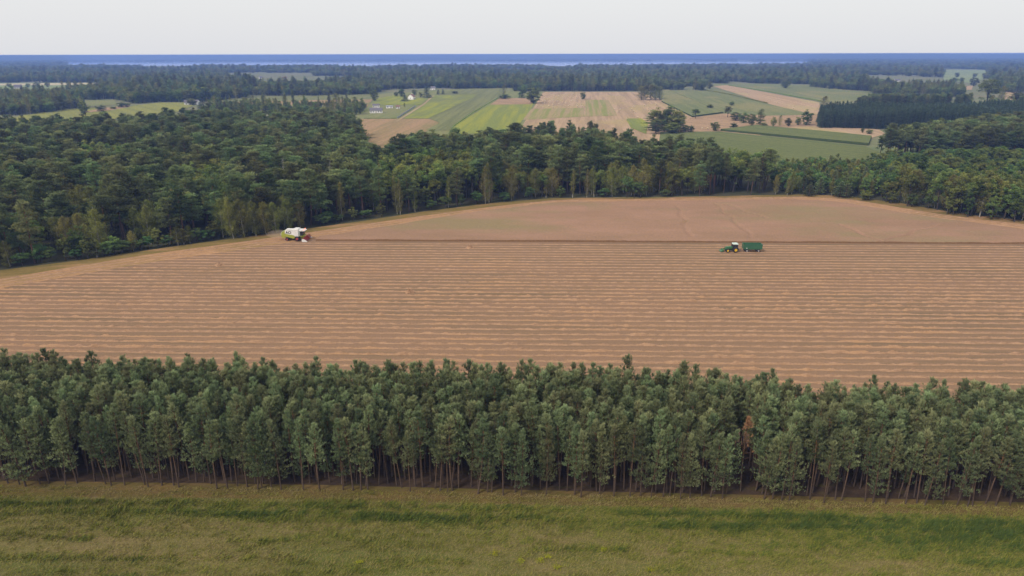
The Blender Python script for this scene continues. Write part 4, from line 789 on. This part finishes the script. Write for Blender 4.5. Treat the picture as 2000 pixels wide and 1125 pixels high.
stuff_trees('distant_forest', FP, FS, np.c_[np.zeros((len(FP), 2)), rng.uniform(0, 6.28, len(FP))], PB, 'wide distant forest fading into blue haze below the horizon', 'forest', [])

# ------------------------------------------------------------------ straw bales on the far stubble
M['bale'] = m_plain('bale_straw', (.52, .42, .28), .95, var=.25, scale=4, spec=.1)
bb = Geo(); V, Q = tube([(-.6, 0, .7), (-.55, 0, .7), (.55, 0, .7), (.6, 0, .7)], [.62, .7, .7, .62], 16); bb.add(V, Q=Q)
for s, o_ in ((-.6, 0), (.6, 3)):
    ring = V[o_ * 16:(o_ + 1) * 16]; bb.add(np.concatenate([ring, [[s * 1.02, 0, .7]]]), T=[[k, (k + 1) % 16, 16] for k in range(16)])
bale_me = bb.mesh('straw_bale', [M['bale']], True); nb = 0; rb_ = np.random.default_rng(5)
def bale(px, py, lb, gr):
    o = bpy.data.objects.new('straw_bale', bale_me); COL.objects.link(o); x, y = gp(px, py); o.location = (x, y, .1); o.rotation_euler = (0, 0, rb_.uniform(0, 3.1)); tag(o, lb, 'straw bale', gr)
A, B, C_, D_ = gp(1064, 184), gp(1142, 184), gp(1141, 212), gp(1040, 212)
for i in range(9):
    for j in range(9):
        u, v = (i + rb_.uniform(.2, .8)) / 9, (j + rb_.uniform(.1, .9)) / 9; q = (A * (1 - u) + B * u) * (1 - v) + (D_ * (1 - u) + C_ * u) * v; px, py = px_of(*q)
        bale(px, py, 'round straw bale scattered on the striped stubble left of the lollipop tree', 'bales on the striped stubble')
for i in range(16): bale(rb_.uniform(1195, 1285), rb_.uniform(200, 238), 'round straw bale on the pale stubble between lime patch and grove', 'bales by the grove')
for px, py in ((1337, 232), (1348, 231), (1371, 252), (1382, 252.5), (1505, 196), (1518, 202), (1549, 213), (1552, 208)): bale(px, py, 'round straw bale on the rosy stubble on the right', 'bales on the right stubble')

# ------------------------------------------------------------------ houses
M['wall'] = m_plain('render_white', (.80, .78, .76), .8, var=.06); M['roofd'] = m_plain('roof_grey', (.13, .12, .14), .7); M['roofr'] = m_plain('roof_red', (.22, .11, .09), .8); M['pane'] = m_plain('window_glass', (.03, .04, .06), .15); M['frame'] = m_plain('window_frame', (.55, .55, .55), .6); M['wood'] = m_plain('brown_wood', (.15, .09, .06), .8); M['metalr'] = m_plain('sheet_roof', (.30, .32, .36), .5)
def bx(g, x0, x1, y0, y1, z0, z1, m=0):
    V = [(x, y, z) for x in (x0, x1) for y in (y0, y1) for z in (z0, z1)]; g.add(V, Q=[(0, 1, 3, 2), (4, 6, 7, 5), (0, 4, 5, 1), (2, 3, 7, 6), (0, 2, 6, 4), (1, 5, 7, 3)], m=m); return g
def house(name, px, py, L, Dp, eh, rh, wall, roof, rz, label, nw=4, chim=True, cat='house'):
    root = empty(name, (*gp(px, py), .1), rz); g = bx(Geo(), -L / 2, L / 2, -Dp / 2, Dp / 2, 0, eh)
    for s in (-1, 1): g.add([(s * L / 2, -Dp / 2, eh), (s * L / 2, Dp / 2, eh), (s * L / 2, 0, eh + rh)], T=[(0, 1, 2)])
    g.obj('wall', [M[wall]], root); r = Geo(); o = .4; dz = rh * o / (Dp / 2)
    for s in (-1, 1):
        a = [(-L / 2 - o, s * (Dp / 2 + o), eh - dz + .05), (L / 2 + o, s * (Dp / 2 + o), eh - dz + .05), (L / 2 + o, 0, eh + rh + .05), (-L / 2 - o, 0, eh + rh + .05)]; b_ = [(x, y, z + .18) for x, y, z in a]; r.add(a + b_, Q=[(0, 1, 2, 3), (4, 7, 6, 5), (0, 4, 5, 1), (1, 5, 6, 2), (2, 6, 7, 3), (3, 7, 4, 0)])
    ro = r.obj('roof', [M[roof]], root)
    if chim: bx(Geo(), L * .18, L * .18 + .6, -.3, .3, eh + rh * .6, eh + rh + 1.1).obj('chimney', [M['wall']], ro)
    for i in range(nw):
        x = -L / 2 + (i + .5) * L / nw
        if i == nw // 2: bx(Geo(), x - .5, x + .5, -Dp / 2 - .06, -Dp / 2 + .02, .05, 2.1).obj('door', [M['wood']], root); continue
        f = bx(Geo(), x - .75, x + .75, -Dp / 2 - .05, -Dp / 2 + .02, .8, 2.2).obj('window', [M['frame']], root); bx(Geo(), x - .62, x + .62, -Dp / 2 - .08, -Dp / 2 - .03, .92, 2.08).obj('pane', [M['pane']], f)
    for s in (-1, 1):
        f = bx(Geo(), s * L / 2 - .05, s * L / 2 + .05, -.6, .6, eh * .35, eh * .35 + 1.3).obj('window', [M['frame']], root); bx(Geo(), s * L / 2 - .08, s * L / 2 + .08, -.48, .48, eh * .35 + .12, eh * .35 + 1.18).obj('pane', [M['pane']], f)
    tag(root, label, cat); return root
house('house', 735, 220.5, 14, 8, 3.0, 2.6, 'wall', 'roofd', .12, 'long white bungalow with grey roof in the mown yard', 5)
house('house', 735, 210.8, 8, 6, 3.2, 1.6, 'wall', 'roofd', .1, 'small white outbuilding behind the long white bungalow', 3, False)
house('shed', 761, 211.3, 8, 4, 2.2, .8, 'wall', 'metalr', .05, 'low white shed in the middle of the yard', 2, False, 'shed')
house('shed', 777.5, 212, 4.5, 4, 2.6, 1.0, 'wall', 'roofr', .05, 'square white shed at the right of the yard', 2, False, 'shed')
house('house', 804, 194.5, 8, 9, 4.0, 3.6, 'wall', 'roofr', 1.3, 'house with reddish roof among the conifers', 3)
house('house', 36, 174, 13, 9, 3.6, 4.6, 'wall', 'roofd', .5, 'far white gabled house with dark roof on the left meadow', 3)
for px, py, L, lb in ((368, 205, 9, 'far farmhouse half hidden by trees at the end of the lime meadow'), (385, 204.5, 7, 'small grey farm building beside the far farmhouse'), (178, 158, 10, 'pale house in the left village, nearest the meadow'), (206, 157.5, 14, 'long white barn in the left village'), (128, 157.5, 9, 'white house at the left edge of the village'), (210, 143, 12, 'tiny white house in the woods above the left village'), (345, 148, 11, 'tiny white house above the mixed wood'), (396, 146, 11, 'white gable over the mixed wood'), (510, 154, 10, 'white house in the woods above the brown field'), (556, 154.5, 12, 'white house with reddish roof beside the woods above the brown field'), (846, 175.5, 8, 'white house at the wood edge above the lime field'), (948, 149, 16, 'white farm buildings on the far clearing'), (1212, 172, 8, 'white walled cottage at the wood gap above the stubble'), (1154, 154, 12, 'tiny pale house deep in the far wood'), (884, 172, 9, 'grey roofed barn at the wood edge by the olive field'), (1752, 160, 12, 'pale barn among the trees at the right meadow'), (30, 158, 10, 'tiny house among trees at the far left')):
    house('house', px, py, L, 7, 3.2, 3, 'wall', 'roofr' if 'red' in lb else 'roofd', float(rng.uniform(-.5, .8)), lb, 2, False)
root = empty('garden_fence'); fp = resample(gpoly([(776, 231.5), (812, 208)]), 2.4); g = Geo()
for a, b_ in zip(fp[:-1], fp[1:]):
    n_ = np.array([-(b_ - a)[1], (b_ - a)[0]]); n_ = n_ / np.linalg.norm(n_) * .04; V = [(*(a + n_), .2), (*(b_ + n_), .2), (*(b_ + n_), 1.7), (*(a + n_), 1.7), (*(a - n_), .2), (*(b_ - n_), .2), (*(b_ - n_), 1.7), (*(a - n_), 1.7)]; g.add(V, Q=[(0, 1, 2, 3), (5, 4, 7, 6), (3, 2, 6, 7)])
g.obj('fence_panel', [M['metalr']], root); g = Geo(); V, Q = tube([(0, 0, 0), (0, 0, 1.85)], [.07, .07], 6); g.add(V, Q=Q); pm = g.mesh('fence_post', [M['metalr']])
for a in fp[::2]:
    o = bpy.data.objects.new('fence_post', pm); COL.objects.link(o); o.parent = root; o.location = (*a, 0)
tag(root, 'blue grey panel fence along the right side of the house yard', 'fence')

# ------------------------------------------------------------------ machines
def paint(n, c, r=.38): return m_plain(n, c, r, var=.10, scale=1.2)
for n, c in (('m_white', (.70, .69, .67)), ('m_lime', (.31, .33, .05)), ('m_red', (.33, .04, .03)), ('m_green', (.045, .135, .05)), ('m_yellow', (.66, .40, .02)), ('m_dgreen', (.04, .125, .065)), ('m_pale', (.55, .66, .60))): M[n] = paint(n, c)
M['rubber'] = m_plain('rubber', (.022, .021, .022), .85); M['dark'] = m_plain('dark_metal', (.035, .035, .04), .6); M['cabglass'] = m_plain('cab_glass', (.02, .022, .03), .08, spec=.7); M['grey'] = m_plain('grey_rim', (.36, .34, .34), .5); M['ink'] = m_plain('black_ink', (.02, .02, .02), .5)
m, t, out = nodes('beacon_glow'); e = t.nodes.new('ShaderNodeEmission'); e.inputs[0].default_value = (1, .25, .12, 1); e.inputs[1].default_value = 2.2; t.links.new(e.outputs[0], out.inputs[0]); M['beacon'] = m
def prism(g, prof, y0, y1, m=0):
    n = len(prof); V = [(x, y0, z) for x, z in prof] + [(x, y1, z) for x, z in prof]
    g.add(V, Q=[(i, (i + 1) % n, n + (i + 1) % n, n + i) for i in range(n)], m=m)
    c0, c1 = np.mean(np.array(prof), 0), None
    g.add([(x, y0, z) for x, z in prof] + [(c0[0], y0, c0[1])], T=[((i + 1) % n, i, n) for i in range(n)], m=m)
    g.add([(x, y1, z) for x, z in prof] + [(c0[0], y1, c0[1])], T=[(i, (i + 1) % n, n) for i in range(n)], m=m); return g
def disc(g, c, r, w, sides=28, m=0, hub=None):
    y = c[1]; prof = [(-w / 2, r * .55), (-w / 2, r * .9), (-w * .38, r), (w * .38, r), (w / 2, r * .9), (w / 2, r * .55)] if hub is None else [(-w / 2, .02), (-w / 2, r * .5), (-w * .3, r), (w * .5, r), (w * .52, r * .5), (w * .4, .02)]
    V, Q = tube([(c[0], y + p_, c[2]) for p_, _ in prof], [q for _, q in prof], sides); th = np.arange(sides) / sides * 2 * np.pi
    V = np.concatenate([np.c_[c[0] + q * np.cos(th), np.full(sides, y + p_), c[2] + q * np.sin(th)] for p_, q in prof]); g.add(V, Q=Q, m=m); return g
def wheel(root, c, r, w, rim, name='wheel'):
    g = disc(Geo(), (0, 0, 0), r, w)
    for k in range(20):                                          # tread lugs
        a = k / 20 * 6.283; s = .5 if k % 2 else -.5; x, z = math.cos(a) * r * 1.0, math.sin(a) * r * 1.0; d_ = np.array([-math.sin(a), math.cos(a)]) * .05
        u = np.array([math.cos(a), math.sin(a)]) * .05; y0, y1 = (0, w * .45) if k % 2 else (-w * .45, 0)
        g.add([(x - d_[0] - u[0], y0, z - d_[1] - u[1]), (x + d_[0] - u[0], y0, z + d_[1] - u[1]), (x + d_[0] + u[0] * .7, y0, z + d_[1] + u[1] * .7), (x - d_[0] + u[0] * .7, y0, z - d_[1] + u[1] * .7), (x - d_[0] - u[0], y1, z - d_[1] - u[1]), (x + d_[0] - u[0], y1, z + d_[1] - u[1]), (x + d_[0] + u[0] * .7, y1, z + d_[1] + u[1] * .7), (x - d_[0] + u[0] * .7, y1, z - d_[1] + u[1] * .7)], Q=[(0, 1, 2, 3), (4, 7, 6, 5), (3, 2, 6, 7), (0, 3, 7, 4), (1, 5, 6, 2)])
    o = g.obj(name, [M['rubber']], root, True); o.location = c; disc(Geo(), (0, 0, 0), r * .7, w * .96, hub=1).obj('rim', [M[rim]], o, False); return o
def finish(root, wd=.03):
    for o in [root] + list(root.children_recursive):
        if o.type == 'MESH' and o.name.split('.')[0] not in ('wheel', 'rim', 'lettering'):
            b_ = o.modifiers.new('bevel', 'BEVEL'); b_.width = wd; b_.segments = 2; b_.limit_method = 'ANGLE'
ox = gp(581.4, 471.4); cmb = empty('combine_harvester', (ox[0], ox[1] + 1.5, .08), RZ)
W_ = 1.55
prism(Geo(), [(-4.3, 2.45), (-4.25, 4.0), (-3.9, 4.05), (-2.2, 3.98), (-1.4, 4.15), (.55, 4.15), (.6, 3.6), (.55, 1.75), (-.9, 1.75), (-1.2, 2.05)], -W_, W_).obj('body', [M['m_white']], cmb)
prism(Geo(), [(-4.35, 1.75), (-4.32, 2.75), (-1.3, 2.2), (-.85, 1.95), (-.9, 1.05), (-1.6, 1.0)], -W_ - .05, W_ + .05).obj('side_panel', [M['m_lime']], cmb)
prism(Geo(), [(-5.8, 2.0), (-5.75, 2.7), (-5.5, 3.25), (-5.1, 3.5), (-4.38, 3.5), (-4.38, 1.5), (-4.7, 1.05), (-5.5, 1.3)], -1.35, 1.35).obj('rear_hood', [M['m_lime']], cmb)
g = Geo(); prism(g, [(-5.95, 1.9), (-5.9, 2.75), (-5.62, 3.3), (-5.54, 3.25), (-5.78, 2.7), (-5.83, 2.0)], -1.3, 1.3); g.obj('rear_trim', [M['m_pale']], cmb)
prism(Geo(), [(-4.2, .7), (-4.2, 1.7), (.9, 1.7), (.9, .8), (-1, .55)], -.95, .95).obj('chassis', [M['dark']], cmb)
prism(Geo(), [(-1.6, 4.17), (-1.1, 4.4), (.3, 4.4), (.6, 4.17)], -1.35, 1.35).obj('grain_tank', [M['m_white']], cmb)
prism(Geo(), [(.66, 1.95), (.66, 3.62), (1.95, 3.62), (2.3, 3.0), (2.05, 1.95)], -1.2, 1.2).obj('cab', [M['cabglass']], cmb)
g = Geo()
for y in (-1.24, 1.14): prism(g, [(.62, 1.9), (.62, 3.6), (.95, 3.6), (1.05, 1.9)], y, y + .1)
g.obj('cab_pillar', [M['m_pale']], cmb)
prism(Geo(), [(.5, 3.64), (.55, 4.0), (2.3, 3.98), (2.95, 3.75), (2.9, 3.62)], -1.35, 1.35).obj('cab_roof', [M['m_white']], cmb)
for y in (-1.0, 1.0):
    g = Geo(); V, Q = tube([(2.4, y, 3.93), (2.4, y, 4.05), (2.4, y, 4.22), (2.4, y, 4.26)], [.16, .16, .14, .02], 10); g.add(V, Q=Q); g.obj('beacon', [M['beacon']], cmb, True)
prism(Geo(), [(.7, 1.75), (.7, 1.9), (2.5, 1.9), (2.5, 1.75)], -1.5, 1.5).obj('platform', [M['m_lime']], cmb)
g = Geo()
for y in (-1.62, 1.62):
    for z in (2.2, 2.6, 2.95): V, Q = tube([(.7, y, z), (1.3, y, z)], [.03, .03], 5); g.add(V, Q=Q)
    for x in (.7, 1.3): V, Q = tube([(x, y, 1.2), (x, y, 2.95)], [.03, .03], 5); g.add(V, Q=Q)
g.obj('ladder_rail', [M['dark']], cmb)
prism(Geo(), [(.9, .75), (.9, 1.7), (2.2, 1.25), (2.3, .45)], -.75, .75).obj('feeder', [M['m_lime']], cmb)
for y in (-1.62, 1.62): wheel(cmb, (0, y, .9), .9, .62, 'm_red')
for y in (-1.35, 1.35): wheel(cmb, (-3.75, y, .62), .62, .42, 'm_red')
hd = prism(Geo(), [(2.15, .22), (2.15, 1.1), (2.35, 1.15), (2.5, .35), (3.35, .18), (3.3, .1)], -2.95, 2.95).obj('header', [M['m_red']], cmb)
for y in (-3.08, 2.94): prism(Geo(), [(2.05, .3), (2.1, 1.05), (2.6, 1.15), (3.2, .95), (4.1, .25), (3.9, .12), (2.3, .12)], y, y + .14).obj('divider', [M['m_white']], hd)
rl = Geo(); V, Q = tube([(3.15, -2.8, 1.15), (3.15, 2.8, 1.15)], [.09, .09], 8); rl.add(V, Q=Q)
for k in range(6):
    a = k / 6 * 6.283; x, z = 3.15 + .62 * math.cos(a), 1.15 + .62 * math.sin(a); V, Q = tube([(x, -2.8, z), (x, 2.8, z)], [.06, .06], 5); rl.add(V, Q=Q)
    for y in np.linspace(-2.7, 2.7, 28): V, Q = tube([(x, y, z), (x + .06, y, z - .32)], [.03, .015], 3); rl.add(V, Q=Q)
    for y in (-2.75, -.9, .9, 2.75): V, Q = tube([(3.15, y, 1.15), (x, y, z)], [.045, .045], 4); rl.add(V, Q=Q)
rl.obj('reel', [M['m_red']], cmb)
V, Q = tube([(-3.6, -1.2, 4.3), (.6, -1.45, 4.25)], [.2, .2], 10); g = Geo(); g.add(V, Q=Q); g.obj('unloading_auger', [M['m_white']], cmb, True)
fc = bpy.data.curves.new('lettering', 'FONT'); fc.body = 'AO'; fc.size = 1.35; fc.extrude = .012; fc.offset = .035
fo = bpy.data.objects.new('lettering', fc); COL.objects.link(fo); bpy.context.view_layer.update(); lm = bpy.data.meshes.new_from_object(fo); bpy.data.objects.remove(fo); lm.materials.clear(); lm.materials.append(M['ink'])
lo_ = bpy.data.objects.new('lettering', lm); COL.objects.link(lo_); lo_.parent = cmb; lo_.location = (-4.0, -W_ - .02, 2.75); lo_.rotation_euler = (math.pi / 2, 0, 0)
tag(cmb, 'white and lime green combine harvester with red reel cutting the grain edge', 'combine harvester'); finish(cmb)

ox = gp(1436.6, 493.6); tr_ = empty('tractor', (ox[0], ox[1] + .95, .08), RZ + math.pi)
prism(Geo(), [(.9, 1.05), (.9, 1.85), (1.4, 1.95), (2.9, 1.8), (3.25, 1.6), (3.3, .95)], -.5, .5).obj('hood', [M['m_green']], tr_)
prism(Geo(), [(-.6, .6), (-.6, 1.1), (3.1, 1.0), (3.1, .6)], -.33, .33).obj('chassis', [M['dark']], tr_)
prism(Geo(), [(-.75, 1.15), (-.6, 2.72), (.85, 2.72), (1.05, 1.15)], -.78, .78).obj('cab', [M['cabglass']], tr_)
g = Geo()
for y in (-.82, .74):
    for a, b_ in (((-.78, 1.15), (-.63, 2.72)), ((.25, 1.1), (.25, 2.72)), ((1.05, 1.15), (.87, 2.72))): prism(g, [(a[0] - .05, a[1]), (b_[0] - .05, b_[1]), (b_[0] + .05, b_[1]), (a[0] + .05, a[1])], y, y + .08)
g.obj('cab_pillar', [M['dark']], tr_)
prism(Geo(), [(-.85, 2.74), (-.8, 2.95), (-.5, 3.02), (.75, 3.02), (1.05, 2.92), (1.08, 2.74)], -.9, .9).obj('cab_roof', [M['m_pale']], tr_)
g = Geo(); V, Q = tube([(.4, -.6, 3.02), (.4, -.6, 3.22), (.4, -.6, 3.26)], [.1, .09, .02], 8); g.add(V, Q=Q); g.obj('beacon', [M['dark']], tr_)
g = Geo(); V, Q = tube([(1.15, -.6, 1.8), (1.15, -.6, 3.0)], [.07, .06], 8); g.add(V, Q=Q); g.obj('exhaust', [M['dark']], tr_)
for y in (-1, 1):
    prism(Geo(), [(-.95, 1.2), (-.75, 1.68), (-.2, 1.88), (.4, 1.78), (.75, 1.45), (.7, 1.38), (.35, 1.66), (-.2, 1.76), (-.7, 1.56), (-.87, 1.2)], y * .95 - .28, y * .95 + .28).obj('mudguard', [M['dark']], tr_)
    wheel(tr_, (0, y * .95, .88), .88, .5, 'm_yellow'); wheel(tr_, (2.62, y * .9, .62), .62, .4, 'm_yellow')
    arm = Geo(); prism(arm, [(1.2, 1.55), (1.35, 1.75), (3.3, 1.35), (4.2, .75), (4.05, .6), (3.2, 1.15)], y * .62 - .07, y * .62 + .07); arm.obj('loader_arm', [M['m_green']], tr_)
prism(Geo(), [(4.1, .35), (4.05, 1.0), (4.2, 1.05), (4.45, .55), (5.15, .35), (5.1, .27)], -1.1, 1.1).obj('bucket', [M['m_green']], tr_)
tag(tr_, 'green tractor with yellow rims and a front loader, pulling the trailer', 'tractor'); finish(tr_)

ox = gp(1470, 493.2); tl = empty('trailer', (ox[0], ox[1] + 1.1, .08), RZ + math.pi)
g = Geo(); bx(g, -3.05, 3.05, -1.15, 1.15, .98, 1.06)
for y in (-1.2, 1.13): bx(g, -3.05, 3.05, y, y + .07, 1.06, 2.75)
for x in (-3.12, 3.05): bx(g, x, x + .07, -1.2, 1.2, 1.06, 2.75)
for x in np.linspace(-2.9, 2.9, 8): bx(g, x - .05, x + .05, -1.27, -1.2, 1.06, 2.7); bx(g, x - .05, x + .05, 1.2, 1.27, 1.06, 2.7)
bx(g, -3.15, 3.15, -1.28, -1.2, 2.7, 2.8); bx(g, -3.15, 3.15, 1.2, 1.28, 2.7, 2.8); g.obj('box', [M['m_dgreen']], tl)
g = Geo(); bx(g, -2.9, 2.9, -.45, .45, .75, .97); V, Q = tube([(2.9, 0, .8), (4.6, 0, .6)], [.07, .06], 6); g.add(V, Q=Q); g.obj('chassis', [M['dark']], tl)
for x in (-1.95, 1.95):
    for y in (-1.0, 1.0): wheel(tl, (x, y, .5), .5, .36, 'grey')
bx(Geo(), 2.0, 2.28, 1.28, 1.3, 1.3, 1.6).obj('reflector', [M['m_white']], tl); bx(Geo(), -3.16, -3.13, -1.1, 1.1, 1.1, 2.6).obj('tailgate', [M['m_dgreen']], tl)
tag(tl, 'open green box trailer with grey wheels hitched behind the tractor', 'trailer'); finish(tl, .015)

# ------------------------------------------------------------------ air
m, t, out = nodes('dust_air'); v = t.nodes.new('ShaderNodeVolumePrincipled'); v.inputs['Color'].default_value = (.82, .70, .58, 1); v.inputs['Density'].default_value = .06; t.links.new(v.outputs[0], out.inputs['Volume'])
g = Geo(); r = np.random.default_rng(3)
n1, n2 = 12, 20; th = np.linspace(.02, np.pi - .02, n1); ph = np.arange(n2) / n2 * 2 * np.pi
V = np.array([(math.sin(a) * math.cos(b_) * 4.2, math.sin(a) * math.sin(b_) * 3., 1.7 + math.cos(a) * 1.5) for a in th for b_ in ph]); V += .5 * np.stack([vnoise(V[:, 0] + 9, V[:, 1] + V[:, 2], s) - .5 for s in (1, 2, 3)], 1)
g.add(V, Q=[(i * n2 + j, (i + 1) * n2 + j, (i + 1) * n2 + (j + 1) % n2, i * n2 + (j + 1) % n2) for i in range(n1 - 1) for j in range(n2)]); g.add(V[:n2], T=[(0, j, j + 1) for j in range(1, n2 - 1)]); g.add(V[-n2:], T=[(0, j + 1, j) for j in range(1, n2 - 1)])
o = g.obj('dust', [m], smooth=True); q = gp(541, 470); o.location = (q[0], q[1] + 1.5, .35); tag(o, 'thin dust cloud drifting behind the combine', kind='stuff')
m, t, out = nodes('haze_air'); v = t.nodes.new('ShaderNodeVolumePrincipled'); v.inputs['Color'].default_value = (.26, .415, .96, 1); v.inputs['Density'].default_value = 1.65e-4; t.links.new(v.outputs[0], out.inputs['Volume'])
g = bx(Geo(), -23000, 23000, -80, 15600, -1.5, 64.5); tag(g.obj('haze', [m]), 'blue haze over the distant land', kind='stuff')
